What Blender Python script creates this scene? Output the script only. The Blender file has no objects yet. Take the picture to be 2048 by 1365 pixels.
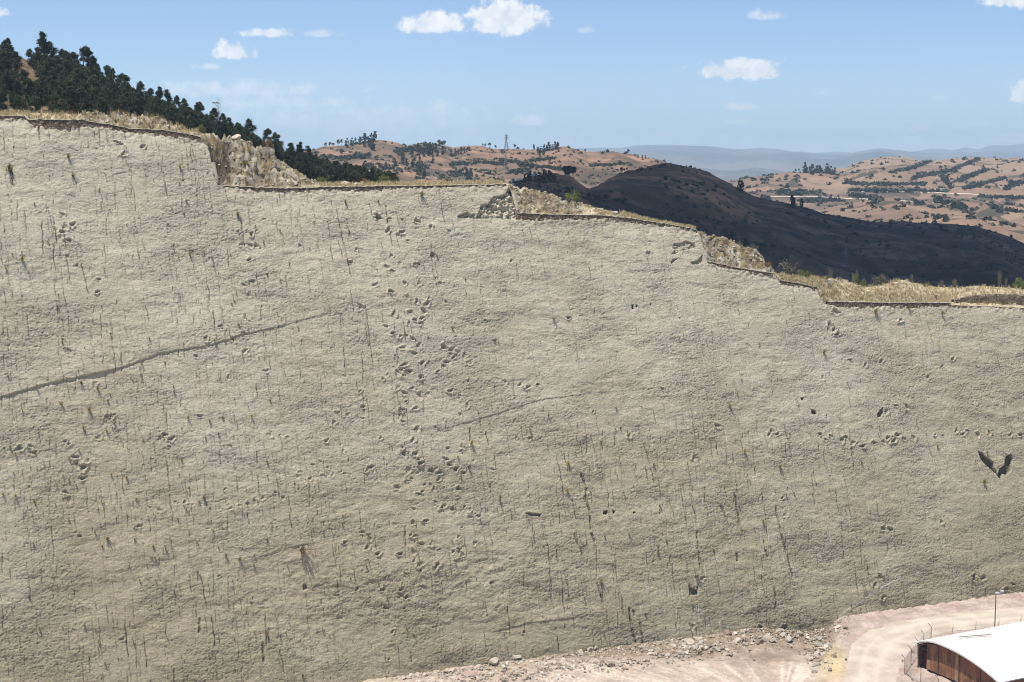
import bpy, math, random
import numpy as np
random.seed(7); RNG = np.random.default_rng(7)
S = bpy.context.scene
COL = S.collection
R = math.radians

# ------------------------------------------------------------------ camera
F = 3130.0; CX, CY = 1024.0, 682.5; HOR = 322.0; CAMZ = 80.0
PITCH = math.atan((CY - HOR) / F)
cam_d = bpy.data.cameras.new('camera'); cam = bpy.data.objects.new('camera', cam_d); COL.objects.link(cam)
cam_d.sensor_width = 36.0; cam_d.lens = 36.0 * F / 2048.0
cam_d.clip_start = 1.0; cam_d.clip_end = 90000.0
cam.location = (0, 0, CAMZ); cam.rotation_euler = (R(90) - PITCH, 0, 0)
S.camera = cam
S.view_settings.view_transform = 'Standard'; S.view_settings.look = 'None'
S.view_settings.gamma = 1.0; S.view_settings.exposure = 0.26

# ------------------------------------------------------------------ sun + sky
STRIKE = math.atan2(47.0, 111.0); DIP = R(18)
U3 = np.array([math.cos(STRIKE), math.sin(STRIKE), 0.0])
NH = np.array([math.sin(STRIKE), -math.cos(STRIKE), 0.0])
N3 = NH * math.cos(DIP) + np.array([0, 0, math.sin(DIP)])
V3 = -NH * math.sin(DIP) + np.array([0, 0, math.cos(DIP)])
SUN = -0.27 * U3 + 0.86 * V3 + 0.42 * N3
SUN = SUN / np.linalg.norm(SUN)
sun_el = math.asin(SUN[2]); sun_az = math.atan2(SUN[0], SUN[1])
ld = bpy.data.lights.new('sun', 'SUN'); ld.energy = 5.0; ld.angle = R(0.53); ld.color = (1.0, 0.955, 0.88)
sun = bpy.data.objects.new('sun', ld); COL.objects.link(sun)
from mathutils import Vector
sun.rotation_euler = Vector(SUN.tolist()).to_track_quat('Z', 'Y').to_euler(); sun.location = (0, 0, 300)

W = bpy.data.worlds.new('World'); S.world = W; W.use_nodes = True
nt = W.node_tree; nt.nodes.clear()
def nd(t, ty, **k):
    n = t.nodes.new(ty)
    for a, b in k.items():
        if a == 'ins':
            for i, v in b.items():
                if isinstance(v, bpy.types.NodeSocket): t.links.new(v, n.inputs[i])
                else: n.inputs[i].default_value = v
        else: setattr(n, a, b)
    return n
def mth(t, op, a, b=0.0, c=None, clamp=False):
    ins = {0: a, 1: b}
    if c is not None: ins[2] = c
    n = nd(t, 'ShaderNodeMath', operation=op, ins=ins); n.use_clamp = clamp
    return n.outputs[0]
sky = nd(nt, 'ShaderNodeTexSky', sky_type='NISHITA', sun_disc=False, sun_elevation=sun_el, sun_rotation=sun_az,
         altitude=2800.0, air_density=1.0, dust_density=0.6, ozone_density=1.6)
tc = nd(nt, 'ShaderNodeTexCoord')
sp = nd(nt, 'ShaderNodeSeparateXYZ', ins={0: tc.outputs['Generated']})
yy = mth(nt, 'MAXIMUM', sp.outputs[1], 0.02)
ax = mth(nt, 'DIVIDE', sp.outputs[0], yy); el = mth(nt, 'DIVIDE', sp.outputs[2], yy)
cv = nd(nt, 'ShaderNodeCombineXYZ', ins={0: ax, 1: el, 2: 0.0}).outputs[0]
nz = nd(nt, 'ShaderNodeTexNoise', ins={'Vector': cv, 'Scale': 95.0, 'Detail': 8.0, 'Roughness': 0.66}).outputs[0]
nz2 = nd(nt, 'ShaderNodeTexNoise', ins={'Vector': cv, 'Scale': 22.0, 'Detail': 3.0, 'Roughness': 0.5}).outputs[0]
nn = mth(nt, 'ADD', mth(nt, 'MULTIPLY', nz, 2.6), mth(nt, 'MULTIPLY', nz2, 0.9))
nn = mth(nt, 'SUBTRACT', nn, 1.75)
CL = [(1010,50,74,34,1),(872,58,62,22,1),(470,111,38,18,.95),(425,139,32,9,.45),(540,74,58,11,.65),(645,75,46,8,.35),
      (1475,146,76,21,1),(1475,217,34,9,.65),(1465,248,26,8,.6),(1525,41,40,12,.5),(1060,246,44,13,.9),(1170,67,20,10,.35),
      (15,34,30,10,.65),(2020,8,66,20,.95),(2040,190,36,22,.85),(1640,188,18,8,.3),(1605,263,24,7,.4),(1830,259,44,11,.45),
      (1945,252,28,9,.4),(1870,200,18,8,.3),(620,238,26,14,.4),(1345,272,34,10,.4),(790,242,34,10,.28),(325,1,46,7,.6),
      (2010,280,60,11,.6),(1800,262,30,8,.5),(1370,285,34,8,.4),(1560,300,50,8,.35),(1900,285,60,8,.35),(560,225,34,12,.35),(700,243,30,9,.35),(420,245,26,8,.3),(1700,297,50,9,.3),(1250,272,30,8,.35),(480,186,210,20,.5),(700,255,330,46,.5),(560,210,190,16,.4),(1100,290,500,34,.4),(1700,300,420,26,.4)]
dens = None
for (x, y, rx, ry, op) in CL:
    cx = (x - CX) / F; cy = (HOR - y) / F
    dx = mth(nt, 'MULTIPLY', mth(nt, 'SUBTRACT', ax, cx), F / (rx * 1.12))
    dy = mth(nt, 'MULTIPLY', mth(nt, 'SUBTRACT', el, cy), F / (ry * 1.25))
    dyl = mth(nt, 'MULTIPLY', mth(nt, 'MINIMUM', dy, 0.0), 0.7)      # flatter base
    dy2 = mth(nt, 'ADD', dy, dyl)
    r2 = mth(nt, 'SQRT', mth(nt, 'ADD', mth(nt, 'MULTIPLY', dx, dx), mth(nt, 'MULTIPLY', dy2, dy2)))
    m = mth(nt, 'ADD', mth(nt, 'SUBTRACT', 1.22 if op >= .95 else 1.06, r2), nn if op < .95 else mth(nt, 'MULTIPLY', nn, .8))
    mr = nd(nt, 'ShaderNodeMapRange', interpolation_type='SMOOTHSTEP', ins={0: m, 1: 0.0, 2: 0.50 + (1 - op) * 0.8, 3: 0.0, 4: min(1.0, op * 1.25)}).outputs[0]
    dens = mr if dens is None else mth(nt, 'MAXIMUM', dens, mr)
hz = nd(nt, 'ShaderNodeMapRange', ins={0: el, 1: 0.0, 2: 0.055, 3: 1.0, 4: 0.0}).outputs[0]
cc = nd(nt, 'ShaderNodeMix', data_type='RGBA', ins={0: nd(nt, 'ShaderNodeMapRange', ins={0: nz, 1: .35, 2: .6, 3: 0.0, 4: 1.0}).outputs[0], 6: (6.9, 7.3, 8.0, 1), 7: (9.2, 9.2, 9.3, 1)}).outputs[2]
SKYGAIN = nd(nt, 'ShaderNodeMix', data_type='RGBA', blend_type='MULTIPLY', ins={0: 1.0, 6: sky.outputs[0], 7: (.86, .965, 1.12, 1)}).outputs[2]
mx = nd(nt, 'ShaderNodeMix', data_type='RGBA', ins={0: dens, 6: SKYGAIN, 7: cc}).outputs[2]
bg = nd(nt, 'ShaderNodeBackground', ins={0: mx, 1: 0.1})
nd(nt, 'ShaderNodeOutputWorld', ins={0: bg.outputs[0]})

# ------------------------------------------------------------------ helpers
CP, SP_ = math.cos(PITCH), math.sin(PITCH)
def rays(px, py):
    px = np.asarray(px, float); py = np.asarray(py, float)
    xc = (px - CX) / F; yc = -(py - CY) / F
    return np.stack([xc, CP + yc * SP_, -SP_ + yc * CP], -1)
def at(px, py, D):
    d = rays(px, py); s = np.asarray(D, float) / d[..., 1]
    p = d * s[..., None]; p[..., 2] += CAMZ
    return p
def ground_at(px, py, z=0.0):
    d = rays(px, py); s = (z - CAMZ) / d[..., 2]
    p = d * s[..., None]; p[..., 2] += CAMZ
    return p
def proj(p):
    p = np.asarray(p, float) - np.array([0, 0, CAMZ])
    fw = p[..., 1] * CP - p[..., 2] * SP_; up = p[..., 1] * SP_ + p[..., 2] * CP
    return CX + F * p[..., 0] / fw, CY - F * up / fw
def _h(ix, iy, seed):
    n = (ix.astype(np.int64) * 374761393 + iy.astype(np.int64) * 668265263 + seed * 982451653) & 0xffffffff
    n = ((n ^ (n >> 13)) * 1274126177) & 0xffffffff
    return ((n ^ (n >> 16)) & 0xffff) / 65535.0
def perlin(x, y, seed=0):
    x = np.asarray(x, float); y = np.asarray(y, float)
    x0 = np.floor(x); y0 = np.floor(y); fx = x - x0; fy = y - y0
    ix = x0.astype(np.int64); iy = y0.astype(np.int64)
    ux = fx * fx * fx * (fx * (fx * 6 - 15) + 10); uy = fy * fy * fy * (fy * (fy * 6 - 15) + 10)
    def g(a, b, dx, dy):
        t = _h(a, b, seed) * 2 * np.pi
        return np.cos(t) * dx + np.sin(t) * dy
    n00 = g(ix, iy, fx, fy); n10 = g(ix + 1, iy, fx - 1, fy); n01 = g(ix, iy + 1, fx, fy - 1); n11 = g(ix + 1, iy + 1, fx - 1, fy - 1)
    a = n00 + ux * (n10 - n00); b = n01 + ux * (n11 - n01)
    return (a + uy * (b - a)) * 1.5
def fbm(x, y, o=4, seed=0, gain=0.5):
    s = 0; a = 1.0; f = 1.0
    for i in range(o):
        s = s + a * perlin(x * f + 17.3 * i, y * f - 9.1 * i, seed + i); a *= gain; f *= 2.03
    return s
def sstep(a, b, x):
    t = np.clip((x - a) / (b - a), 0, 1); return t * t * (3 - 2 * t)
def tag(o, label=None, cat=None, group=None, kind=None):
    if label: o['label'] = label
    if cat: o['category'] = cat
    if group: o['group'] = group
    if kind: o['kind'] = kind
    return o
def mesh_np(name, V, Q, mat=None, smooth=False, attrs=None):
    V = np.asarray(V, np.float32).reshape(-1, 3); Q = np.asarray(Q, np.int32); k = Q.shape[1]
    me = bpy.data.meshes.new(name)
    me.vertices.add(len(V)); me.vertices.foreach_set('co', V.ravel())
    me.loops.add(Q.size); me.loops.foreach_set('vertex_index', Q.ravel())
    me.polygons.add(len(Q)); me.polygons.foreach_set('loop_start', np.arange(0, Q.size, k, dtype=np.int32))
    me.polygons.foreach_set('loop_total', np.full(len(Q), k, np.int32))
    if smooth: me.polygons.foreach_set('use_smooth', np.ones(len(Q), bool))
    if attrs:
        for an, av in attrs.items():
            av = np.asarray(av, np.float32)
            if av.ndim == 2:
                a = me.attributes.new(an, 'FLOAT_COLOR', 'POINT')
                c = np.ones((len(V), 4), np.float32); c[:, :3] = av; a.data.foreach_set('color', c.ravel())
            else:
                a = me.attributes.new(an, 'FLOAT', 'POINT'); a.data.foreach_set('value', av)
    me.update(calc_edges=True); me.validate()
    if mat: me.materials.append(mat)
    return me
def link(name, me, parent=None, loc=None):
    o = bpy.data.objects.new(name, me); COL.objects.link(o)
    if parent: o.parent = parent
    if loc is not None: o.location = loc
    return o
def empty(name, loc, rz=0.0):
    o = bpy.data.objects.new(name, None); COL.objects.link(o); o.location = loc; o.rotation_euler = (0, 0, rz); o.empty_display_size = .2
    return o
def grid_quads(nr, nc, keep=None):
    i = np.arange(nr - 1)[:, None] * nc + np.arange(nc - 1)[None, :]
    q = np.stack([i, i + 1, i + nc + 1, i + nc], -1).reshape(-1, 4)
    return q if keep is None else q[keep.ravel()]
class MB:
    def __init__(s): s.v = []; s.f = []
    def box(s, c, sz, ax=None):
        c = np.array(c, float); h = np.array(sz, float) / 2
        A = np.eye(3) if ax is None else np.array(ax, float)
        b = len(s.v)
        for dx in (-1, 1):
            for dy in (-1, 1):
                for dz in (-1, 1): s.v.append(c + A[0] * dx * h[0] + A[1] * dy * h[1] + A[2] * dz * h[2])
        for q in ((0, 1, 3, 2), (4, 6, 7, 5), (0, 4, 5, 1), (2, 3, 7, 6), (0, 2, 6, 4), (1, 5, 7, 3)): s.f.append(tuple(b + k for k in q))
        return s
    def tube(s, pts, rad, n=6):
        pts = [np.array(p, float) for p in pts]
        if not hasattr(rad, '__len__'): rad = [rad] * len(pts)
        rings = []
        for i, p in enumerate(pts):
            d = pts[min(i + 1, len(pts) - 1)] - pts[max(i - 1, 0)]; d = d / (np.linalg.norm(d) + 1e-9)
            a = np.cross(d, [0, 0, 1.0]) if abs(d[2]) < .95 else np.cross(d, [1.0, 0, 0]); a /= np.linalg.norm(a); b = np.cross(d, a)
            r0 = len(s.v)
            for k in range(n):
                t = 2 * math.pi * k / n; s.v.append(p + rad[i] * (math.cos(t) * a + math.sin(t) * b))
            rings.append(r0)
        for r0, r1 in zip(rings, rings[1:]):
            for k in range(n): s.f.append((r0 + k, r0 + (k + 1) % n, r1 + (k + 1) % n, r1 + k))
        s.f.append(tuple(rings[0] + k for k in reversed(range(n)))); s.f.append(tuple(rings[-1] + k for k in range(n)))
        return s
    def poly(s, pts):
        b = len(s.v); s.v += [np.array(p, float) for p in pts]; s.f.append(tuple(range(b, b + len(pts)))); return s
    def build(s, name, mat, parent=None, smooth=False):
        me = bpy.data.meshes.new(name); me.from_pydata([tuple(p) for p in s.v], [], s.f); me.materials.append(mat)
        if smooth: me.polygons.foreach_set('use_smooth', [True] * len(me.polygons))
        me.update(); return link(name, me, parent)

# ------------------------------------------------------------------ materials
def new_mat(name, rough=0.9):
    m = bpy.data.materials.new(name); m.use_nodes = True; t = m.node_tree
    b = t.nodes['Principled BSDF']; b.inputs['Roughness'].default_value = rough; b.inputs['Specular IOR Level'].default_value = 0.2
    return m, t, b
def ramp(t, fac, stops):
    r = nd(t, 'ShaderNodeValToRGB', ins={0: fac}); e = r.color_ramp.elements
    while len(e) < len(stops): e.new(0.5)
    for k, (p, c) in enumerate(stops): e[k].position = p; e[k].color = (*c, 1) if len(c) == 3 else c
    return r.outputs[0]
def mixc(t, f, a, b, mode='MIX'):
    return nd(t, 'ShaderNodeMix', data_type='RGBA', blend_type=mode, ins={0: f, 6: a, 7: b}).outputs[2]
def noise(t, sc, det=4, ro=0.55, vec=None, co='Object', scale3=None):
    if vec is None: vec = nd(t, 'ShaderNodeTexCoord').outputs[co]
    if scale3: vec = nd(t, 'ShaderNodeMapping', ins={0: vec, 3: scale3}).outputs[0]
    return nd(t, 'ShaderNodeTexNoise', ins={'Vector': vec, 'Scale': sc, 'Detail': det, 'Roughness': ro}).outputs[0]
def simple(name, c1, c2, sc=1.0, rough=0.9, bump=0.0, bsc=None, metal=0.0, rnd=0.0):
    m, t, b = new_mat(name, rough)
    n = noise(t, sc, 5)
    c = ramp(t, n, [(0.3, c1), (0.7, c2)])
    if rnd:
        oi = nd(t, 'ShaderNodeObjectInfo').outputs['Random']
        k = mth(t, 'ADD', mth(t, 'MULTIPLY', oi, rnd), 1 - rnd / 2)
        c = nd(t, 'ShaderNodeVectorMath', operation='SCALE', ins={0: c, 3: k}).outputs[0]
    t.links.new(c, b.inputs['Base Color']); b.inputs['Metallic'].default_value = metal
    if bump:
        n2 = noise(t, bsc or sc * 4, 6, 0.65)
        bp = nd(t, 'ShaderNodeBump', ins={'Strength': 1.0, 'Distance': bump, 'Height': n2}); t.links.new(bp.outputs[0], b.inputs['Normal'])
    return m
def attr_mat(name, attr='tone', rough=0.95, nsc=0.3, namt=0.35, bump=0.1, bsc=1.0):
    m, t, b = new_mat(name, rough)
    a = nd(t, 'ShaderNodeAttribute', attribute_name=attr).outputs['Color']
    n = noise(t, nsc, 8, 0.7)
    g = ramp(t, n, [(0.25, (1 - namt,) * 3), (0.75, (1 + namt,) * 3)])
    c = mixc(t, 1.0, a, g, 'MULTIPLY'); t.links.new(c, b.inputs['Base Color'])
    n2 = noise(t, bsc, 8, 0.7)
    bp = nd(t, 'ShaderNodeBump', ins={'Strength': 1.0, 'Distance': bump, 'Height': n2}); t.links.new(bp.outputs[0], b.inputs['Normal'])
    return m

# ------------------------------------------------------------------ the inclined rock face
O3 = ground_at(2048, 1193)           # a point on the base line
UB = 150.0
def h_large(u, v):
    return -0.00115 * (v - 46.0) ** 2 + 0.4 * fbm(np.asarray(u) / 38.0, np.asarray(v) / 26.0, 2, 5)
def wall_uv(px, py):
    d = rays(px, py); c = np.array([0, 0, CAMZ]) - O3; h = 0.0
    for _ in range(6):
        s = (h - c @ N3) / (d @ N3); p = d * s[..., None] + c
        u = p @ U3; v = p @ V3; h = h_large(u, v)
    return u, v
def wall_pt(u, v, h=0.0):
    u = np.asarray(u, float); v = np.asarray(v, float)
    return O3 + u[..., None] * U3 + v[..., None] * V3 + (h_large(u, v) + h)[..., None] * N3
TOP = [(-430,176),(-260,206),(-100,226),(0,236),(50,238),(62,250),(100,257),(140,258),(170,254),(215,256),(262,266),(330,269),(385,277),(402,281),(415,292),
       (419,310),(417,340),(420,371),(424,374),(500,378),(560,381),(610,381),(700,378),(800,376),(900,374),(1000,371),(1017,371),(1021,385),(1024,410),(1026,436),
       (1100,438),(1200,437),(1262,441),(1340,452),(1390,462),(1400,470),(1403,500),(1406,526),(1470,540),(1545,552),(1560,566),(1600,572),
       (1634,580),(1641,598),(1650,610),(1750,613),(1900,612),(2048,618),(2300,622),(2500,626)]
tp = np.array(TOP, float)
dens_px = np.concatenate([np.linspace(tp[i], tp[i + 1], 12, endpoint=False) for i in range(len(tp) - 1)] + [tp[-1:]])
tu, tv = wall_uv(dens_px[:, 0], dens_px[:, 1])
for i in range(1, len(tu)): tu[i] = max(tu[i], tu[i - 1] + 0.02)
tv = tv + 0.12 * perlin(tu / 0.8, tu * 0, 3) * 1.0 + 0.07 * perlin(tu / 0.3, tu * 0, 4)
def top_v(u): return np.interp(u, tu, tv)
STEP = 0.105
u0 = float(wall_uv(-370, 600)[0]); u1 = float(wall_uv(2420, 900)[0])
us = np.arange(u0, u1, STEP); vs = np.arange(-3.0, float(tv.max()) + STEP, STEP)
GU, GV = np.meshgrid(us, vs)
nr, nc = GU.shape
print('wall grid', GU.shape, 'u', u0, u1)
TV = top_v(us)[None, :]
H = np.zeros_like(GU); CRACK_SHADE = np.zeros_like(GU); PALE = np.zeros_like(GU)
PX, PY = proj(wall_pt(GU, GV))
# bedding relief
patch = sstep(-0.25, 0.45, fbm(GU / 14, GV / 9, 3, 11))
wu = GU + 0.5 * perlin(GU / 3, GV / 3, 20); wv = GV + 0.35 * perlin(GU / 2.2, GV / 2.0, 21) - 0.16 * GU
rip = 1 - np.abs(fbm(wu / 1.5, wv / 0.62, 3, 22, 0.6))
H += 0.036 * (0.35 + 0.9 * patch) * rip
Lk = fbm(GU / 11 + .12 * GV / 6, GV / 5.0, 5, 301, .55)
for k_, l_ in enumerate((-.42, -.2, .02, .22, .45)): H += .05 * sstep(-.012, .012, Lk - l_)
H += .03 * sstep(-.01, .01, fbm(GU / 3.0, GV / 1.6, 4, 303, .6) - .25)
H += 0.03 * fbm(GU / 2.6, GV / 1.7, 3, 31)
H += 0.040 * (0.5 + 0.9 * patch) * fbm(GU / 0.36, GV / 0.21, 2, 35, 0.8)
H -= .06 * sstep(.42, .66, perlin(GU / .5, GV / .36, 331)) * (.3 + patch)
H += 0.035 * sstep(0.15, 0.5, fbm(GU / 5, GV / 3, 3, 37)) * (1 - 2 * np.abs(perlin(GU / 0.8 + .6 * perlin(GU, GV, 38), GV / 0.45, 39)))
# lumpy swells low in the centre-left
low = np.exp(-((PX - 620) / 330) ** 2 - ((PY - 1180) / 130) ** 2) + 0.8 * np.exp(-((PX - 1000) / 200) ** 2 - ((PY - 1150) / 90) ** 2)
H += low * 0.09 * fbm(GU / 1.6, GV / 1.0, 2, 41)
H += 0.13 * np.exp(-((PX - 950) / 420) ** 2 - ((PY - 1180 + (PX - 950) * 0.12) / 50) ** 2) * fbm(GU / 6, GV / 2.4, 2, 43)
def line_dist(pts):
    """signed distance above a pixel polyline (positive = above it) in pixels"""
    p = np.array(pts, float); return np.interp(PX, p[:, 0], p[:, 1]) - PY
def ledge(pts, amp_pts, wid=30.0, inset=0.0):
    d = line_dist(pts); a = np.interp(PX, [q[0] for q in amp_pts], [q[1] for q in amp_pts])
    d = d + 1.5 * perlin(GU / 1.6, GV * 0 + 3, 51) + 1.0 * perlin(GU / 0.4, GV * 0 + 1, 52)
    return a * sstep(-1.2, 1.2, d) * np.exp(-np.clip(d, 0, None) / wid)
H += ledge([(-250,862),(0,795),(95,768),(240,737),(320,707),(425,690),(480,671),(560,653),(650,628)],
           [(-250,.32),(0,.30),(250,.22),(420,.17),(560,.13),(650,.08),(662,0.0)], 260)
H += ledge([(480,985),(640,940),(800,893),(880,860),(960,838),(1080,800),(1180,787),(1380,772)], [(640,.015),(800,.02),(870,.03),(960,.08),(1090,.1),(1150,.05),(1380,.03),(1400,0)], 60)
H += ledge([(1220,1075),(1300,1030)], [(1200,0),(1220,.0),(1300,0)], 60)
H += ledge([(480,1130),(560,1098),(640,1085)], [(480,0),(500,.08),(620,.1),(640,0)], 50)
H += ledge([(970,1268),(1060,1246),(1180,1232)], [(970,0),(1000,.15),(1150,.12),(1180,0)], 60)
H += ledge([(250,610),(420,560),(640,540)], [(250,0),(300,.05),(600,.05),(640,0)], 60)
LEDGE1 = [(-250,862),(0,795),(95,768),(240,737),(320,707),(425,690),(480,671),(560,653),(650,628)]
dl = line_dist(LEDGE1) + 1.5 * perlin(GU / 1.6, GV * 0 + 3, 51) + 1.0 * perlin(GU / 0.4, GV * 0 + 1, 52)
CRACK_SHADE = np.maximum(CRACK_SHADE, (PX < 655) * (.30 - .1 * PX / 655) * np.exp(-((dl + 1.5) / 1.8) ** 2))  # dark band below the overhanging ledge paints in its shade
dl = line_dist([(800,900),(880,860),(960,838),(1080,800),(1180,787),(1380,772)]); CRACK_SHADE = np.maximum(CRACK_SHADE, (PX > 870) * (PX < 1180) * .35 * np.exp(-((dl + .5) / 1.2) ** 2))
# ---- cracks
def stamp_crack(ua, va, L, slope, depth, wig, dark=1.0, wide=0.0):
    j0 = int((va - vs[0]) / STEP); j1 = int((va + L - vs[0]) / STEP)
    j0 = max(j0, 0); j1 = min(j1, nr - 1)
    if j1 - j0 < 2: return
    v = vs[j0:j1]; t = (v - va) / L
    ph = random.random() * 50
    path = ua + slope * (v - va) + wig * (perlin(v / 1.4 + ph, v * 0, 61) + 0.4 * perlin(v / 0.4 + ph, v * 0, 62))
    prof = np.minimum(1, np.minimum(t, 1 - t) * 6) * (0.55 + 0.6 * np.clip(perlin(v / 0.9 + ph, v * 0 + 2, 63) + 0.4, 0, 1))
    fx = (path - us[0]) / STEP; i0 = np.floor(fx).astype(int); fr = fx - i0
    jj = np.arange(j0, j1)
    for k, w in ((0, 1 - fr), (1, fr)):
        ii = i0 + k; ok = (ii > 0) & (ii < nc - 1)
        ww = (w * prof)[ok]
        np.minimum.at(Hc, (jj[ok], ii[ok]), -depth * ww)
        np.maximum.at(CRACK_SHADE, (jj[ok], ii[ok]), np.clip(dark * ww * 1.35, 0, 1))
    if wide > 0:
        for k in (-1, 2):
            ii = i0 + k; ok = (ii > 0) & (ii < nc - 1); ww = (wide * prof)[ok]
            np.minimum.at(Hc, (jj[ok], ii[ok]), -depth * ww); np.maximum.at(CRACK_SHADE, (jj[ok], ii[ok]), np.clip(dark * ww, 0, 1))
Hc = np.zeros_like(H)
umin, umax = us[0], us[-1]
u = umin
ncr = 0
while u < umax:
    lean = random.gauss(-0.03, 0.03)
    v = -2.0
    while v < 95:
        uu = u + lean * (v - 40) + random.gauss(0, .12)
        ppx, ppy = proj(wall_pt(np.array(uu), np.array(v)))
        left = float(1 - sstep(500, 1100, ppx)); rlow = float(sstep(850, 1150, ppx) * (1 - sstep(1650, 1850, ppx)) * sstep(780, 950, ppy))
        mid = float(sstep(560, 700, ppx) * (1 - sstep(950, 1100, ppx)))
        p = 0.16 + 0.68 * left + 0.66 * rlow - 0.05 * mid
        p *= float(0.35 + 1.0 * sstep(-0.35, 0.35, fbm(uu / 9, v / 12, 2, 71)))
        L = random.choice([0.8, 1.2, 1.6, 2.4, 3.6]) * random.uniform(.7, 1.3)
        if random.random() < p:
            big = random.random() < (0.025 + 0.09 * rlow)
            stamp_crack(uu, v, L * (1.5 if big else 1), lean + random.gauss(0, .04), random.uniform(.25, .45) if big else random.uniform(.04, .12),
                        .14, random.uniform(.8, 1) if big else random.choice([.25, .4, .6, .9]), 0)
            ncr += 1
        v += L + random.uniform(.1, 1.8)
    u += random.uniform(.42, 1.15)
u = umin
while u < umax:
    v = random.uniform(-5, 5); lean = random.gauss(-.04, .025)
    while v < 92:
        L = random.uniform(3, 14)
        if random.random() < .55: stamp_crack(u + lean * (v - 40), v, L, lean, random.uniform(.03, .07), .2, random.uniform(.15, .42), 0)
        v += L + random.uniform(.5, 5)
    u += random.uniform(.9, 2.3)
for _ in range(5200):
    uu = random.uniform(umin, umax); v = random.uniform(0, 90); ppx, ppy = proj(wall_pt(np.array(uu), np.array(v)))
    q = .3 + .7 * float(1 - sstep(450, 1000, ppx)) + .6 * float(sstep(1000, 1200, ppx) * (1 - sstep(1700, 1900, ppx)) * sstep(700, 900, ppy))
    if random.random() < q * .8: stamp_crack(uu, v, random.choice([.4, .6, .9]), random.gauss(-.05, .08), random.uniform(.03, .08), .15, random.uniform(.3, .9), 0)
print('cracks', ncr)
def px_crack(pts, depth=.4, dark=1.0, wide=.5):
    a = [wall_uv(np.array(float(x)), np.array(float(y))) for x, y in pts]
    for (ua, va), (ub, vb) in zip(a, a[1:]):
        if vb > va: ua, va, ub, vb = ub, vb, ua, va
        stamp_crack(float(ub), float(vb), float(va - vb) + .1, float((ua - ub) / max(va - vb, .1)), depth, .1, dark, wide)
px_crack([(1160,945),(1172,975),(1172,1000)], .5); px_crack([(1170,990),(1180,1030),(1182,1062)], .5); px_crack([(1182,1066),(1190,1085)], .5, 1, 1)
px_crack([(1192,1090),(1194,1135),(1192,1160)], .3, .8, 0); px_crack([(1195,1170),(1207,1212)], .4); px_crack([(1256,1215),(1263,1255),(1272,1296)], .6, 1, .9)
px_crack([(1266,1220),(1268,1234)], .5); px_crack([(1279,1240),(1287,1298)], .5, 1, .5); px_crack([(1243,1195),(1246,1235)], .4)
px_crack([(1394,1060),(1396,1100),(1400,1140)], .5, 1, .4); px_crack([(1316,1093),(1320,1125)], .5); px_crack([(1468,985),(1480,1055)], .5, 1, .7)
px_crack([(1473,1105),(1474,1125)], .5, 1, .8); px_crack([(1550,1010),(1560,1065),(1575,1110),(1585,1160)], .5, 1, .5); px_crack([(1548,1175),(1552,1220)], .5)
px_crack([(1530,1100),(1535,1117)], .5, 1, .9); px_crack([(1440,1010),(1450,1030)], .4); px_crack([(1360,970),(1375,1060)], .4, .9, 0)
px_crack([(940,855),(941,885)], .5, 1, .3); px_crack([(400,1235),(398,1270)], .4); px_crack([(525,1285),(527,1330)], .5); px_crack([(672,415),(690,500),(704,560)], .3, .9, .1)
px_crack([(480,430),(490,500)], .25, .8, .1); px_crack([(20,330),(26,378)], .4, .8, 1); px_crack([(160,520),(180,600)], .3, .8, 0); px_crack([(280,735),(288,775)], .4, 1, .2)
px_crack([(730,600),(748,750)], .25, .8, 0); px_crack([(810,1050),(812,1100)], .3, .9, .2); px_crack([(1000,990),(1007,1030)], .4, 1, .3); px_crack([(530,1220),(533,1300)], .3, .8, 0)
# short near-horizontal cracks
nh = 0
for _ in range(5200):
    uu = random.uniform(umin, umax); v = random.uniform(0, 92)
    i = int((uu - us[0]) / STEP); j = int((v - vs[0]) / STEP)
    if i < 0 or i >= nc - 20 or j >= nr: continue
    if random.random() > 0.2 + 0.8 * patch[j, i]: continue
    L = int(random.uniform(4, 22)); sl = random.gauss(0.10, .08); ph = random.random() * 40
    ii = np.arange(i, min(i + L, nc - 1)); x = us[ii]
    pv = v + sl * (x - uu) + .10 * perlin(x / .5 + ph, x * 0, 81)
    fj = (pv - vs[0]) / STEP; jj = np.floor(fj).astype(int); ok = (jj > 1) & (jj < nr - 3); ii = ii[ok]; jj = jj[ok]; fr = (fj[ok] - jj)
    dp = random.uniform(.03, .10); dk = random.uniform(.05, .4)
    np.minimum.at(Hc, (jj, ii), -dp * (1 - fr)); np.minimum.at(Hc, (jj + 1, ii), -dp * fr)
    np.maximum.at(CRACK_SHADE, (jj, ii), dk * (1 - fr)); np.maximum.at(CRACK_SHADE, (jj + 1, ii), dk * fr)
H += Hc
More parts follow.
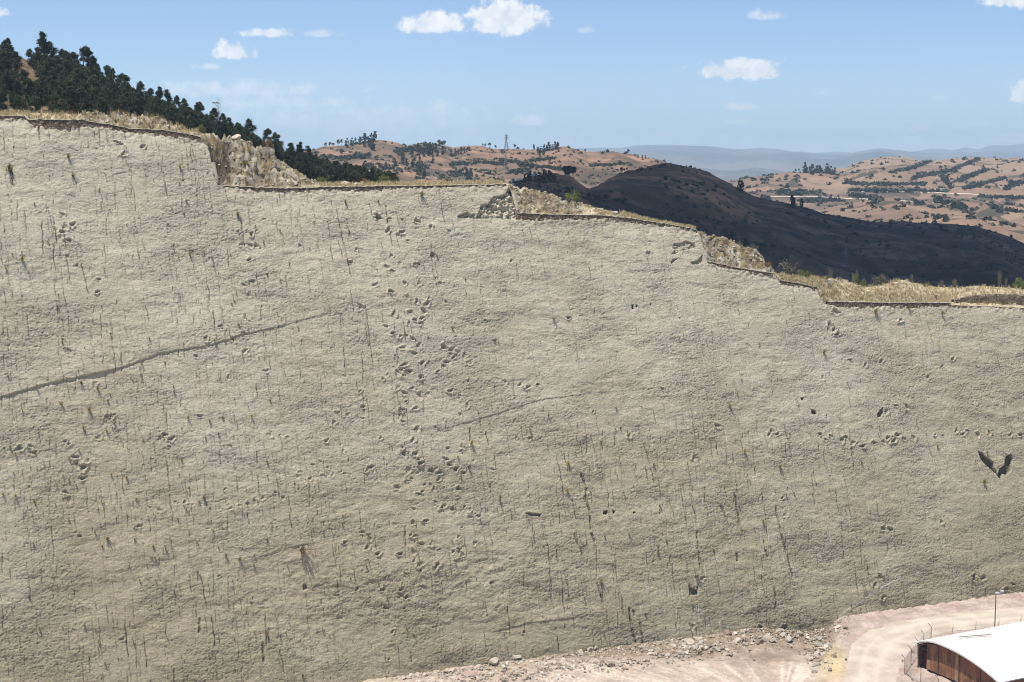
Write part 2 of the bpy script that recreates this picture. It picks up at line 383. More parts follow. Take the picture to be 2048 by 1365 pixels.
# ---- footprints: shallow pits with a pushed-up rim
def foot(px, py, rpx, depth, seed, rim=0.5, el=1.0):
    rim = .75
    cu, cvv = wall_uv(np.array(float(px)), np.array(float(py))); cu = float(cu); cvv = float(cvv)
    r = rpx / F * 255.0 * (random.uniform(.62, .84) if px < 1200 else 1.0); depth *= 1.1 if px < 1200 else 1.5
    n = int(r * 2.6 / STEP) + 2; i = int((cu - us[0]) / STEP); j = int((cvv - vs[0]) / STEP)
    a0, a1, b0, b1 = max(i - n, 0), min(i + n, nc), max(j - n, 0), min(j + n, nr)
    if a1 - a0 < 3 or b1 - b0 < 3: return
    uu = GU[b0:b1, a0:a1] - cu; vv = (GV[b0:b1, a0:a1] - cvv) * el
    th = np.arctan2(vv, uu)
    rr = np.hypot(uu, vv) / r * (1 + .3 * perlin(uu / .45 + seed, vv / .45, 97)) * (1 + .22 * np.sin(th * 2 + seed) + .14 * np.sin(th * 3 + seed * 2.1) + .08 * np.sin(th * 7 + seed * 3))
    pit = -.72 * depth * (1 - sstep(.35, 1.0, rr)) * (1 + .35 * perlin(uu / .35 + seed, vv / .35, 99))
    rimm = depth * rim * np.exp(-((rr - 1.12) / .22) ** 2) * (0.55 + .45 * np.sin(th * random.choice([1, 2]) + seed))
    H[b0:b1, a0:a1] += pit + rimm
    if depth > .16: CRACK_SHADE[b0:b1, a0:a1] = np.maximum(CRACK_SHADE[b0:b1, a0:a1], .42 * (1 - sstep(.3, .85, rr)))
FP = []
col = [(833,440),(862,452),(775,459),(805,464),(785,540),(865,510),(781,515),(830,525),(773,537),(838,528),(808,568),(838,566),(750,570),(780,582),(812,592),(831,603),
       (855,608),(720,615),(822,622),(848,622),(790,627),(843,635),(828,640),(770,655),(818,643),(838,650),(785,668),(812,670),(825,680),(838,688),(798,673),(805,697),
       (828,708),(790,714),(840,726),(808,731),(820,742),(793,745),(840,755),(797,775),(825,775),(806,785),(838,790),(800,818),(831,815),(806,845),(808,820),
       (838,860),(825,880),(828,912),(838,918),(808,908),(815,938),(838,930),(842,925),(860,940),(862,968),(880,962),(845,983),(795,975),(827,1018),(825,1045),(820,1072),
       (828,1075),(845,1090),(830,1105),(825,1120),(838,1127),(800,1105),(815,1150),(765,1180),(800,1178),(812,1195),(850,1175),(770,1210),(785,1265),(775,1320),
       (895,895),(890,920),(900,930),(912,940),(880,945),(926,945),(918,980),(930,1010),(888,1010),(850,1045),(936,1035),(905,1020),(875,1125),(880,1100),(915,1098),(920,1105),(870,1140),(925,1115)]
for k, (x, y) in enumerate(col): FP.append((x + random.gauss(0, 2), y + random.gauss(0, 2), random.choice([6, 7, 8, 9, 10]), random.uniform(.16, .36)))
for (x, y, r) in [(903,700,11),(888,695,9),(912,712,8),(930,710,9),(940,725,10),(893,725,9),(886,733,7),(1010,765,7),(1040,770,8),(1055,775,8),(1075,770,6),
                  (125,430,9),(130,455,10),(145,450,8),(125,465,9),(138,482,8),(135,515,8),(153,532,7),(195,585,7),(198,560,6),(137,705,10),(218,835,11),(225,832,7),
                  (485,490,7),(500,492,9),(512,492,7),(502,470,7),(498,520,7),(505,565,9),(487,572,7),(498,590,10),(512,463,6),(440,653,7),(490,668,8),(465,680,7),(490,702,8),
                  (38,898,9),(66,906,9),(60,893,7),(130,885,8),(137,889,7),(197,876,8),(150,915,9),(152,930,9),(167,935,12),(175,922,9),(165,957,8),(130,985,9),(137,1000,10),
                  (320,877,8),(343,878,9),(330,870,7),(675,828,8),(668,845,7),(695,830,7),(690,1085,7),(725,1065,9),(740,1078,7),(735,1095,8),(755,1108,7),(765,1180,9),(800,1190,8),
                  (1032,875,6),(1258,872,7),(1060,877,7),(700,525,7),(720,612,8),(712,500,6),(755,437,7),(780,438,6),(755,433,8),(600,492,6),(285,295,9),(250,308,9),(232,285,8),(240,290,9),
                  (120,252,10),(735,940,8),(740,935,7),(985,940,6)]:
    FP.append((x, y, r, random.uniform(.15, .32)))
for (x, y, r) in [(1543,862,6),(1538,869,6),(1555,868,5),(1640,868,5),(1660,872,5),(1683,880,7),(1705,887,7),(1724,893,7),(1748,886,6),(1767,884,7),(1775,876,7),(1787,882,7),(1794,871,8),
                  (1806,878,6),(1826,876,8),(1913,862,7),(1925,869,7),(1934,862,6),(1955,869,6),(1978,867,7),(2020,870,6),(2040,870,7),(1690,875,5),(1650,880,5),(1885,872,4),(1870,870,4),
                  (1765,1058,7),(1780,1060,7),(1883,1045,6),(1947,1153,8),(1965,1156,8),(1948,1160,6),(1760,1155,7),(1750,1170,7),(1766,1195,7),(2012,1178,7),(2022,1193,8),
                  (1855,755,5),(1905,718,6),(1885,732,5),(1790,812,6),(1812,815,7),(1730,730,6),(1762,722,6),(1700,720,5),(1672,625,10),(1660,650,8),(1668,660,8),(1675,668,6)]:
    FP.append((x, y, r, random.uniform(.16, .28)))
# the long wandering trackway low on the left
track = [(300,1015),(318,1020),(350,1005),(370,1005),(385,1010),(400,1008),(420,1020),(440,1018),(460,1018),(480,1012),(495,1008),(510,1003),(525,997),(540,995),(550,985),
         (590,970),(605,962),(620,958),(632,955),(645,952),(655,950),(665,950),(680,945),(690,948),(700,950),(595,955),(610,975),(600,945),(625,930),(640,925),(655,935),(560,870),(575,875),(585,880),(540,868)]
for (x, y) in track: FP.append((x, y, random.uniform(5, 8), random.uniform(.10, .2)))
for k in range(160):      # faint prints scattered about
    x = random.gauss(860, 90) if k < 90 else random.uniform(0, 2000); y = random.uniform(430, 1280)
    FP.append((x, y, random.uniform(4, 8), random.uniform(.08, .26)))
for k, (x, y, r, d) in enumerate(FP): foot(x, y, r, d, k * 1.37, 0.5, random.uniform(1.0, 1.5))
# ---- spalled hollows traced on the face
def inpoly(pts):
    ins = np.zeros(PX.shape, bool); n = len(pts)
    xs = [p[0] for p in pts]; ys = [p[1] for p in pts]
    m = (PX > min(xs) - 1) & (PX < max(xs) + 1) & (PY > min(ys) - 1) & (PY < max(ys) + 1)
    a = PX[m]; b = PY[m]; r = np.zeros(a.shape, bool); j = n - 1
    for i in range(n):
        c = ((ys[i] > b) != (ys[j] > b)) & (a < (xs[j] - xs[i]) * (b - ys[i]) / (ys[j] - ys[i] + 1e-9) + xs[i]); r ^= c; j = i
    ins[m] = r; return ins
spall = inpoly([(1018,372),(1040,372),(1040,440),(1000,437),(960,437),(925,437),(915,436),(917,431),(935,424),(941,429),(957,428),(962,410),(976,409),(986,394),(1005,391),(1012,388)])
blocky = np.floor(GU / .9 + 1.4 * perlin(GU / 1.1, GV / .9, 91)) * .37 % 1.0
blocky = .55 * perlin(GU / .9, GV / .8, 92) + .5 * perlin(GU / .42, GV / .4, 93) + 0.25 * blocky
H[spall] += -.75 + 1.0 * blocky[spall]
sp2 = inpoly([(1352,500),(1345,497),(1348,487),(1362,487),(1370,482),(1388,488),(1392,495),(1380,500),(1360,503),(1352,508),(1343,508)])
H[sp2] += -.35 + .4 * blocky[sp2]; CRACK_SHADE[sp2] = np.maximum(CRACK_SHADE[sp2], .25)
for pl in ([(1340,528),(1346,519),(1356,517),(1352,521),(1345,527)], [(1380,525),(1395,522),(1404,510),(1407,526),(1396,529),(1384,529)]):
    q = inpoly(pl); H[q] -= .4; CRACK_SHADE[q] = np.maximum(CRACK_SHADE[q], .3)
for pl, dp, ck in (([(1954,903),(1962,905),(1972,915),(1986,925),(1988,935),(1996,950),(1999,938),(2008,931),(2011,915),(2020,908),(2025,918),(2022,942),(2014,951),(2006,948),(2002,962),(1990,946),(1972,932),(1960,918)], .9, .85),
                   ([(1961,905),(1985,903),(2015,908),(2012,930),(2000,934),(1995,943),(1985,925),(1970,912)], .04, 0),
                   ([(1754,828),(1765,815),(1767,825),(1763,833),(1756,836)], .6, .6),
                   ([(1377,1166),(1381,1175),(1392,1180),(1396,1166),(1395,1190),(1378,1191)], .7, .5),
                   ([(1048,1026),(1058,1026),(1082,1029),(1080,1034),(1058,1032)], .6, .5), ([(1620,820),(1630,822),(1632,830),(1622,828)], .6, .9), ([(1600,797),(1607,796),(1604,803)], .5, .9),
                   ([(1650,830),(1653,829),(1651,838)], .5, .9), ([(1263,609),(1267,609),(1268,618),(1264,620)], .4, .9), ([(1271,609),(1275,611),(1274,619)], .4, .9), ([(1300,607),(1303,609),(1300,612)], .4, .9),
                   ([(1207,1022),(1215,1022),(1214,1030),(1206,1029)], .5, .9), ([(1224,1020),(1230,1024),(1226,1030)], .5, .9), ([(1266,1024),(1270,1026),(1264,1029)], .5, .7),
                   ([(745,435),(762,433),(765,438),(755,441)], .5, .3), ([(605,1170),(612,1168),(615,1178),(607,1180)], .4, .4), ([(2020,1165),(2030,1170),(2024,1172)], .4, .3)):
    q = inpoly(pl); H[q] -= dp; 
    if ck: CRACK_SHADE[q] = np.maximum(CRACK_SHADE[q], ck)
# ragged upper rim crumbles
edge = np.clip((TV - GV), 0, None)
H -= .25 * np.exp(-edge / .8) * (0.5 + perlin(GU / .7, GV / .7, 95))
# pale seep streaks from small bolts / drips
for _ in range(420):
    x = random.choice([random.uniform(880, 2048), random.gauss(1720, 160), random.gauss(1380, 60)]); y = random.uniform(560, 1290) if random.random() < .8 else random.uniform(450, 620)
    if 880 < x < 1500 and y < 700 and random.random() < .5: continue
    uu, v = wall_uv(np.array(x), np.array(y)); i = int((float(uu) - us[0]) / STEP); j1 = int((float(v) - vs[0]) / STEP); L = int(random.uniform(5, 30))
    if 0 < i < nc - 1 and j1 - L > 0 and j1 < nr: PALE[j1 - L:j1, i] = np.maximum(PALE[j1 - L:j1, i], random.uniform(.2, .75))
# the pale diagonal scuff at lower right
d1 = np.abs(line_dist([(1660,1248),(1690,1222),(1720,1205),(1760,1178),(1800,1152)])); m1 = (PX > 1660) & (PX < 1800)
PALE = np.maximum(PALE, m1 * .5 * np.exp(-(d1 / 1.6) ** 2))
d1 = np.abs(line_dist([(1960,904),(1990,903),(2018,908)])); PALE = np.maximum(PALE, ((PX > 1955) & (PX < 2020)) * .9 * np.exp(-(d1 / 1.0) ** 2))
# assemble
keepv = GV <= TV + STEP
GVc = np.minimum(GV, TV)
P = wall_pt(GU, GVc, H)
fk = keepv[:-1, :-1] & keepv[1:, 1:] & keepv[:-1, 1:] & keepv[1:, :-1]
fk &= (GVc[1:, :-1] - GVc[:-1, :-1] > 1e-4) | (GVc[1:, 1:] - GVc[:-1, 1:] > 1e-4)
Q = grid_quads(nr, nc, fk)
# back return along the rim so the face has thickness
topj = np.minimum(np.argmax(GV >= TV, axis=0), nr - 1)
rim_front = P[topj, np.arange(nc)]
back = rim_front - N3 * 2.2 + np.array([0, 0, -.3]); back2 = rim_front - N3 * .7
nb = P.reshape(-1, 3).shape[0]
V_all = np.concatenate([P.reshape(-1, 3), back2, back])
a = np.arange(nc - 1); fr = topj * nc + np.arange(nc)
ok = np.abs(topj[1:] - topj[:-1]) < 400
Q2 = np.stack([fr[:-1], fr[1:], nb + a + 1, nb + a], -1)[ok]; Q3 = np.stack([nb + a, nb + a + 1, nb + nc + a + 1, nb + nc + a], -1)
Q = np.concatenate([Q, Q2, Q3])
used = np.zeros(len(V_all), bool); used[Q.ravel()] = True; remap = np.cumsum(used) - 1
pad = np.zeros(2 * nc)
crk_shade = np.concatenate([CRACK_SHADE.ravel(), pad])[used]; pal = np.concatenate([PALE.ravel(), pad])[used]
hg = np.concatenate([(GV / 90).ravel(), pad + .9])[used]; rg = np.concatenate([patch.ravel(), pad])[used]
m, t, b = new_mat('grey_limestone', 0.95)
n1 = noise(t, 0.045, 5, 0.6); n2 = noise(t, 0.9, 8, 0.7); n3 = noise(t, 5.5, 5, 0.75)
c = ramp(t, n1, [(0.34, (0.42, 0.370, 0.266)), (0.52, (0.447, 0.400, 0.296)), (0.68, (0.470, 0.430, 0.330))])
hatt = nd(t, 'ShaderNodeAttribute', attribute_name='height').outputs['Fac']
c = mixc(t, nd(t, 'ShaderNodeMapRange', ins={0: mth(t, 'ADD', hatt, mth(t, 'MULTIPLY', n1, .5)), 1: 0.55, 2: 1.25, 3: 0.0, 4: 0.75}).outputs[0], c, (0.485, 0.450, 0.350, 1))
c = mixc(t, 1.0, c, ramp(t, n2, [(0.25, (.76, .76, .75)), (0.5, (1, 1, 1)), (0.75, (1.16, 1.15, 1.12))]), 'MULTIPLY')
c = mixc(t, 1.0, c, ramp(t, n3, [(0.3, (.70, .70, .69)), (0.7, (1.24, 1.24, 1.24))]), 'MULTIPLY')
rga = nd(t, 'ShaderNodeAttribute', attribute_name='rough').outputs['Fac']
c = mixc(t, mth(t, 'MULTIPLY', rga, .8), c, mixc(t, 1.0, c, (.84, .85, .85, 1), 'MULTIPLY'))
lowm = nd(t, 'ShaderNodeMapRange', ins={0: mth(t, 'ADD', hatt, mth(t, 'MULTIPLY', n1, .4)), 1: 0.75, 2: 0.15, 3: 0.0, 4: 1.0}).outputs[0]
c = mixc(t, lowm, c, mixc(t, 1.0, c, (.80, .79, .72, 1), 'MULTIPLY'))  # lower face browner, and darkened in the colour to deepen its shading
sq = noise(t, 1.5, 6, .72, scale3=(1, 1, 3.2)); pm = nd(t, 'ShaderNodeMapRange', ins={0: noise(t, .11, 4, .6), 1: .4, 2: .62, 3: .15, 4: .75}).outputs[0]
c = mixc(t, mth(t, 'MULTIPLY', ramp(t, sq, [(.33, (1, 1, 1)), (.41, (0, 0, 0))]), pm), c, (.16, .14, .115, 1))
c = mixc(t, mth(t, 'MULTIPLY', ramp(t, sq, [(.60, (0, 0, 0)), (.68, (1, 1, 1))]), mth(t, 'MULTIPLY', pm, .55)), c, (.66, .62, .53, 1))
ca = nd(t, 'ShaderNodeAttribute', attribute_name='crack').outputs['Fac']; pa = nd(t, 'ShaderNodeAttribute', attribute_name='seep').outputs['Fac']  # crack mask also carries the shade painted under the long ledge
c = mixc(t, pa, c, (0.60, 0.59, 0.54, 1)); c = mixc(t, mth(t, 'MULTIPLY', ca, .93), c, (0.045, 0.040, 0.030, 1))
t.links.new(c, b.inputs['Base Color'])
bh = mth(t, 'ADD', mth(t, 'MULTIPLY', noise(t, 2.6, 6, 0.7, scale3=(1, 1, 2.2)), .75), mth(t, 'MULTIPLY', noise(t, 6.5, 4, 0.7, scale3=(1, 1, 1.5)), .45))
bp = nd(t, 'ShaderNodeBump', ins={'Strength': 1.0, 'Distance': 0.14, 'Height': bh}); t.links.new(bp.outputs[0], b.inputs['Normal'])
ROCK = m
me = mesh_np('rock_face', V_all[used], remap[Q], m, True, {'crack': crk_shade, 'seep': pal, 'height': hg, 'rough': rg})
o = link('rock_face', me); tag(o, 'steep grey limestone slab covered in footprints and vertical cracks, filling most of the view', 'rock face', kind='structure')
print('wall verts', used.sum())

# ------------------------------------------------------------------ terrain layers
class Layer:
    def __init__(s, name, xr, nx, foot, crest, Df, Dc, nt, shape=1.0, amp=None, back=(1.5, 0.25), nb=8, dlog=True):
        s.px = np.linspace(xr[0], xr[1], nx)
        ip = lambda q: np.interp(s.px, [a[0] for a in q], [a[1] for a in q]) if hasattr(q, '__len__') else np.full(nx, float(q))
        Fy, Cy, D0, D1 = ip(foot), ip(crest), ip(Df), ip(Dc)
        t = np.linspace(0, 1, nt)[:, None]
        D = D0 * (D1 / D0) ** t if dlog else D0 + (D1 - D0) * t
        g = t ** shape if np.isscalar(shape) else shape(t, s.px[None, :])
        Y = Fy + (Cy - Fy) * g
        Pm = at(np.broadcast_to(s.px, Y.shape), Y, D)
        Pm[..., 2] += amp(Pm[..., 0], Pm[..., 1], t * np.ones_like(D), s.px[None, :] * np.ones_like(D)) if amp else 0
        s.t = np.broadcast_to(t, D.shape); s.front = Pm; s.nt = nt; s.nx = nx; s.name = name
        s.X, s.Y = proj(Pm)
        bt = (np.arange(1, nb + 1) / nb)[:, None]
        Bk = Pm[-1][None] + 0 * bt[..., None]
        hd = Pm[-1, :, :2] / np.linalg.norm(Pm[-1, :, :2], axis=1)[:, None]
        run = (back[0] - 1) * D1
        Bk = np.repeat(Pm[-1][None], nb, 0).copy()
        Bk[..., 0] += hd[:, 0] * run * bt; Bk[..., 1] += hd[:, 1] * run * bt
        Bk[..., 2] -= back[1] * run * bt ** 1.4
        s.P = np.concatenate([Pm, Bk]); s.uvt = np.concatenate([s.t, 1 + bt * np.ones_like(s.px)])
    def build(s, mat, tone, kind='structure', label=None, cat=None):
        attrs = {'tone': tone(s.P[..., 0].ravel(), s.P[..., 1].ravel(), s.P[..., 2].ravel(), s.uvt.ravel(), proj(s.P)[0].ravel(), proj(s.P)[1].ravel())}
        me = mesh_np(s.name, s.P, grid_quads(*s.P.shape[:2]), mat, True, attrs)
        s.o = link(s.name, me); tag(s.o, label, cat, kind=kind); return s
    def place(s, px, py):
        i = int(np.clip(round((px - s.px[0]) / (s.px[1] - s.px[0])), 0, s.nx - 1)); colY = s.Y[:, i]
        j = int(np.argmin(np.abs(colY - py))); return s.front[j, i].copy()
def col3(*stops):
    xs = [q[0] for q in stops]; cs = np.array([q[1] for q in stops])
    return lambda f: np.stack([np.interp(f, xs, cs[:, k]) for k in range(3)], -1)
def lerp3(a, b, f): return a + (b - a) * f[:, None]

# --- rim of the quarry: stepped terraces, rubble slopes
tpx = dens_px[:, 0]; 
edgeP = wall_pt(tu, tv); epx, epy = proj(edgeP); order = np.argsort(epx)
EX = epx[order]; EY = epy[order]; ED = edgeP[order, 1]
xs_l = np.linspace(-400, 2460, 1431)
ey = np.interp(xs_l, EX, EY); ed = np.interp(xs_l, EX, ED)
SIL = [(-400,196),(-220,214),(0,226),(60,226),(100,227),(150,229),(180,228),(215,231),(240,228),(300,235),(330,240),(345,250),(400,266),(450,273),(490,284),(520,293),(548,305),(556,322),(575,335),(600,350),(640,366),(660,370),(800,368),
       (900,366),(1000,366),(1020,369),(1045,373),(1090,385),(1128,400),(1150,404),(1180,412),(1240,426),(1300,442),(1390,459),(1402,466),(1420,472),(1450,478),(1480,487),(1515,505),(1535,530),(1550,548),
       (1600,556),(1640,558),(1660,557),(1690,560),(1725,574),(1760,572),(1785,562),(1810,561),(1850,572),(1900,576),(1960,572),(2048,578),(2260,580)]
sil = np.interp(xs_l, [a[0] for a in SIL], [a[1] for a in SIL]); sil = np.minimum(sil, ey - 3)
DPT = [(-220,10),(400,10),(430,9),(560,14),(640,14),(700,20),(1000,18),(1018,5),(1130,6),(1160,12),(1300,10),(1395,4),(1410,8),(1530,9),(1560,12),(1640,20),(1680,34),(2260,40)]
dp = np.interp(xs_l, [a[0] for a in DPT], [a[1] for a in DPT])
rough = np.interp(xs_l, [-220,150,180,340,400,425,600,645,1010,1022,1130,1150,1240,1300,1398,1410,1535,1560,1640,1690,1740,1760,1860,2260],
                  [.15,.15,.8,.8,.5,1,1,.15,.1,.4,.5,.5,.35,.1,.3,1,1,.3,.5,.5,.2,.4,.15,.15])
def rim_amp(X, Y, t, px):
    r = np.interp(px, xs_l, rough)
    ridg = 1 - np.abs(fbm(X / 3.2, Y / 3.2, 4, 101, .6)) * 1.6
    return r * (1.35 * (ridg - .55) + .55 * fbm(X / 1.1, Y / 1.1, 3, 104, .6)) * sstep(0, .12, t) * (1 - .3 * sstep(.8, 1, t)) + .05 * fbm(X / .8, Y / .8, 2, 107)
RIM = Layer('quarry_rim', (-400, 2460), 1431, list(zip(xs_l, ey + 1.0)), list(zip(xs_l, sil)), list(zip(xs_l, ed + .9)), list(zip(xs_l, ed + .9 + dp)), 56,
            shape=lambda t, px: t ** (0.9 + 4.0 * np.exp(-((px - 438) / 17) ** 2) + 1.3 * np.exp(-((px - 520) / 14) ** 2)), amp=rim_amp, back=(1.12, .35), dlog=False)
grassc = col3((-.6, (.36, .28, .14)), (0, (.42, .345, .205)), (.6, (.52, .45, .30)))
rockc = col3((-.6, (.20, .165, .115)), (-.1, (.33, .29, .22)), (.5, (.48, .435, .345)))
def rim_tone(X, Y, Z, t, px, py):
    Y = Y * .5 + Z * 1.1
    f = fbm(X / 2.2, Y / 2.2, 4, 111, .6); r = np.interp(px, xs_l, rough)
    g = grassc(f); k = rockc(f + .25 * fbm(X / .7, Y / .7, 2, 113))
    m = np.clip(r * 1.25 - .15 + .7 * fbm(X / 4, Y / 4, 2, 115), 0, 1)
    c = lerp3(g, k, m)
    br = sstep(-.12, .12, fbm(X / 3.0 + 9, (Y + Z) / 3.0, 4, 117, .65)) * (r > .3) * (1 - .7 * sstep(640, 700, px) * (1 - sstep(1000, 1020, px)))
    c = lerp3(c, lerp3(np.array([[.115, .08, .045]]) + 0 * c, np.array([[.22, .17, .075]]) + 0 * c, sstep(-.2, .3, fbm(X / 1.2, Y / 1.2, 2, 118))), .85 * br)
    hol_shade = sstep(.1, .5, 1 - ((px - 440) / 26) ** 2 - ((py - 338) / 40) ** 2 + .8 * fbm(X / 1.5, Z / 1.5, 3, 120))
    c = lerp3(c, np.array([.075, .055, .04]), .95 * hol_shade)  # shade of the notch beside the slab painted in as dark brown
    band = (px > 1024) * (px < 1112) * sstep(.35, .5, t) * (1 - sstep(.8, .9, t))
    return lerp3(c, np.array([.15, .11, .075]), .8 * band * (fbm(X / .8, Z / .8, 2, 119) > -.2))
M_rim = attr_mat('dry_rubble', nsc=.9, namt=.35, bump=.25, bsc=2.5)
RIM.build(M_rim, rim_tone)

# --- wooded hill behind the left terraces
rimD = lambda x: float(np.interp(x, xs_l, ed + dp))
HC = [(-420,-30),(-260,30),(-100,70),(0,104),(30,112),(60,128),(110,140),(200,178),(300,222),(350,238),(430,262),(500,290),(560,318),(650,348),(760,368),(860,384)]
FOREST = Layer('wooded_hill', (-420, 860), 480, [(x, float(np.interp(x, xs_l, sil)) + 26) for x in np.linspace(-420, 860, 64)], HC,
               [(x, rimD(x) + 14) for x in np.linspace(-420, 860, 64)], [(-260,430),(0,420),(400,440),(860,560)], 130,
               amp=lambda X, Y, t, px: 1.3 * fbm(X / 22, Y / 22, 3, 121) * sstep(0, .3, t) + .35 * fbm(X / 3, Y / 3, 3, 124), back=(1.6, .3))
def forest_tone(X, Y, Z, t, px, py):
    f = fbm(X / 9, Y / 9, 4, 131)
    return col3((-.6, (.07, .06, .035)), (0, (.135, .095, .06)), (.6, (.24, .165, .105)))(f)
FOREST.build(attr_mat('forest_soil', nsc=.5, namt=.4, bump=.4, bsc=1.2), forest_tone)

# --- brown hills in the middle
MC = [(480,312),(560,306),(625,300),(650,294),(690,290),(735,284),(765,281),(790,285),(812,292),(850,285),(875,289),(905,297),(935,293),(965,294),(990,298),(1013,299),(1060,299),(1092,302),(1115,294),(1135,292),(1160,301),(1175,306),(1205,304),(1228,302),(1250,306),(1290,314),(1325,323),(1400,352),(1500,392),(1700,430)]
def hill_shape(t, px): return 0.72 * t ** 1.1 + .28 * sstep(.55, 1, t)
BROWN = Layer('brown_hills', (480, 1520), 620, 430, MC, [(480,560),(900,640),(1020,800),(1120,1060),(1520,1100)], [(480,1350),(900,1500),(1250,1600),(1700,1600)], 260, shape=hill_shape,
              amp=lambda X, Y, t, px: 9 * fbm(X / 150, Y / 150, 4, 141) * sstep(0, .3, t) * (1 - sstep(.8, 1, t)) + 1.2 * fbm(X / 22, Y / 22, 3, 146) , back=(1.5, .2))
def fields(X, Y, sx, sy, ang, seed, wob=30):
    """patchwork of terraced plots: cell id shade + how near a plot boundary"""
    ca, sa = math.cos(ang), math.sin(ang)
    x = (X * ca + Y * sa) + wob * fbm(X / 160, Y / 160, 2, seed); y = (-X * sa + Y * ca) + wob * fbm(X / 160 + 5, Y / 160, 2, seed + 3)
    row = np.floor(y / sy); xo = x / sx + _h(row.astype(np.int64), row.astype(np.int64) * 0, seed) * 7
    cell = np.floor(xo); idv = _h(cell.astype(np.int64), row.astype(np.int64), seed + 9)
    ey_ = np.minimum(y / sy - row, 1 - (y / sy - row)) * sy; ex_ = np.minimum(xo - cell, 1 - (xo - cell)) * sx
    return idv, np.minimum(ex_ * 2, ey_)
def brown_tone(X, Y, Z, t, px, py):
    f = fbm(X / 60, Y / 60, 5, 151, .6)
    base = col3((-.7, (.10, .082, .062)), (-.15, (.17, .13, .10)), (.2, (.27, .185, .13)), (.7, (.36, .24, .165)))(f * 1.2 + .05)
    idv, e = fields(X, Y, 170, 55, .3, 152)
    fc = col3((0, (.18, .135, .105)), (.5, (.30, .20, .14)), (1, (.34, .25, .18)))(idv)
    fm = sstep(-.15, .25, fbm(X / 240, Y / 240, 3, 157) + .3 * sstep(880, 1010, px) - .15)
    c = lerp3(base, fc, .8 * fm)
    hedge = (e < 5 + 3 * fbm(X / 14, Y / 14, 2, 158)) * sstep(-.2, .1, fbm(X / 50, Y / 50, 2, 159))
    c = lerp3(c, np.array([.105, .098, .07]), .7 * hedge)
    scrub = sstep(.05, .35, fbm(X / 35 + 3, Y / 35, 4, 160, .65)) * (1 - fm * .7)
    return lerp3(c, np.array([.12, .105, .08]), .65 * scrub)
BROWN.build(attr_mat('ploughed_hillside', nsc=.05, namt=.25, bump=1.5, bsc=.09), lambda *a: brown_tone(*a) * np.array([.86, .80, .76]))

# --- near hill under the cloud's shadow
DC = [(960,400),(1000,384),(1030,366),(1062,352),(1110,346),(1140,352),(1165,372),(1180,378),(1205,366),(1235,348),(1290,334),(1328,327),(1350,328),(1380,334),(1420,346),(1455,366),(1480,381),(1510,394),(1560,402),
      (1600,412),(1650,428),(1700,437),(1760,443),(1830,445),(1900,449),(1950,453),(1990,463),(2020,476),(2048,488),(2120,520),(2440,580)]
def dark_shape(t, px): return .38 * sstep(0, .35, t) + .12 * sstep(.3, .5, t) + .5 * sstep(.42, 1.0, t) ** .9
DARK = Layer('dark_hill', (960, 2440), 560, [(960,420),(1130,470),(1400,560),(1700,660),(2260,680)], DC, 430, [(960,760),(1150,720),(1330,900),(1510,900),(2260,960)], 240, shape=lambda t, px: t,
             amp=lambda X, Y, t, px: 7 * fbm(X / 90, Y / 90, 4, 171) * sstep(0, .25, t) * (1 - sstep(.7, 1, t)) + .7 * fbm(X / 14, Y / 14, 3, 176), back=(1.6, .33))
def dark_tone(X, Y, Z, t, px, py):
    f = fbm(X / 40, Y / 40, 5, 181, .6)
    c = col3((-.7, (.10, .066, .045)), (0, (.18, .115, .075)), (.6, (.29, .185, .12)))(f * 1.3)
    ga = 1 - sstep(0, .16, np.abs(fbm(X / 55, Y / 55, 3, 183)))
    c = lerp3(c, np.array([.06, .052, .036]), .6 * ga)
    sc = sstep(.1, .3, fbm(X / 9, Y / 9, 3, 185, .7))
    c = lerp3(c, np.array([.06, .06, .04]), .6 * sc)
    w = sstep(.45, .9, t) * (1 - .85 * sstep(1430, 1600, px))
    return c * (.60 + .82 * w)[:, None] * lerp3(np.array([[1.05, 1.0, .95]]) + 0 * c, np.array([[1.32, 1.0, .72]]) + 0 * c, w)  # valley darkened, crest lightened in the colour, deepening the cloud's shade
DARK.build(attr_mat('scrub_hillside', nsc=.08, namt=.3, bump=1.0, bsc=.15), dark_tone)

# --- tan hills at right
RC = [(1380,372),(1440,363),(1500,356),(1560,348),(1600,345),(1640,342),(1690,336),(1715,325),(1750,317),(1780,314),(1812,315),(1835,321),(1870,321),(1900,319),(1930,316),(1960,315),(2000,317),(2048,316),(2260,318)]
TANH = Layer('tan_hills', (1380, 2440), 620, [(1380,470),(2260,520)], RC, 1050, [(1380,2300),(1700,2700),(2260,2800)], 300, shape=lambda t, px: .8 * t + .2 * sstep(.4, .95, t),
             amp=lambda X, Y, t, px: 16 * fbm(X / 240, Y / 300, 4, 191) * sstep(0, .2, t) * (1 - sstep(.8, 1, t)) + 1.5 * fbm(X / 30, Y / 30, 3, 196), back=(1.5, .15))
def tan_tone(X, Y, Z, t, px, py):
    f = fbm(X / 90, Y / 90, 5, 201, .6)
    base = col3((-.7, (.12, .095, .075)), (-.1, (.20, .15, .115)), (.6, (.32, .22, .155)))(f * 1.2)
    idv, e = fields(X, Y, 330, 100, .55, 202, 60)
    fc = col3((0, (.19, .145, .115)), (.4, (.31, .215, .15)), (1, (.36, .275, .20)))(idv)
    fm = sstep(-.3, .1, fbm(X / 420, Y / 420, 3, 207) + .35 * sstep(1780, 1850, px))
    c = lerp3(base, fc, .85 * fm)
    hedge = (e < 8 + 7 * fbm(X / 24, Y / 24, 2, 208)) * sstep(-.35, -.05, fbm(X / 120, Y / 120, 2, 209))
    c = lerp3(c, np.array([.07, .072, .05]), .9 * hedge)
    scrub = sstep(.12, .4, fbm(X / 40 + 3, Y / 40, 4, 210, .7)) * (1 - fm * .6)
    return lerp3(c, np.array([.10, .09, .065]), .7 * scrub)
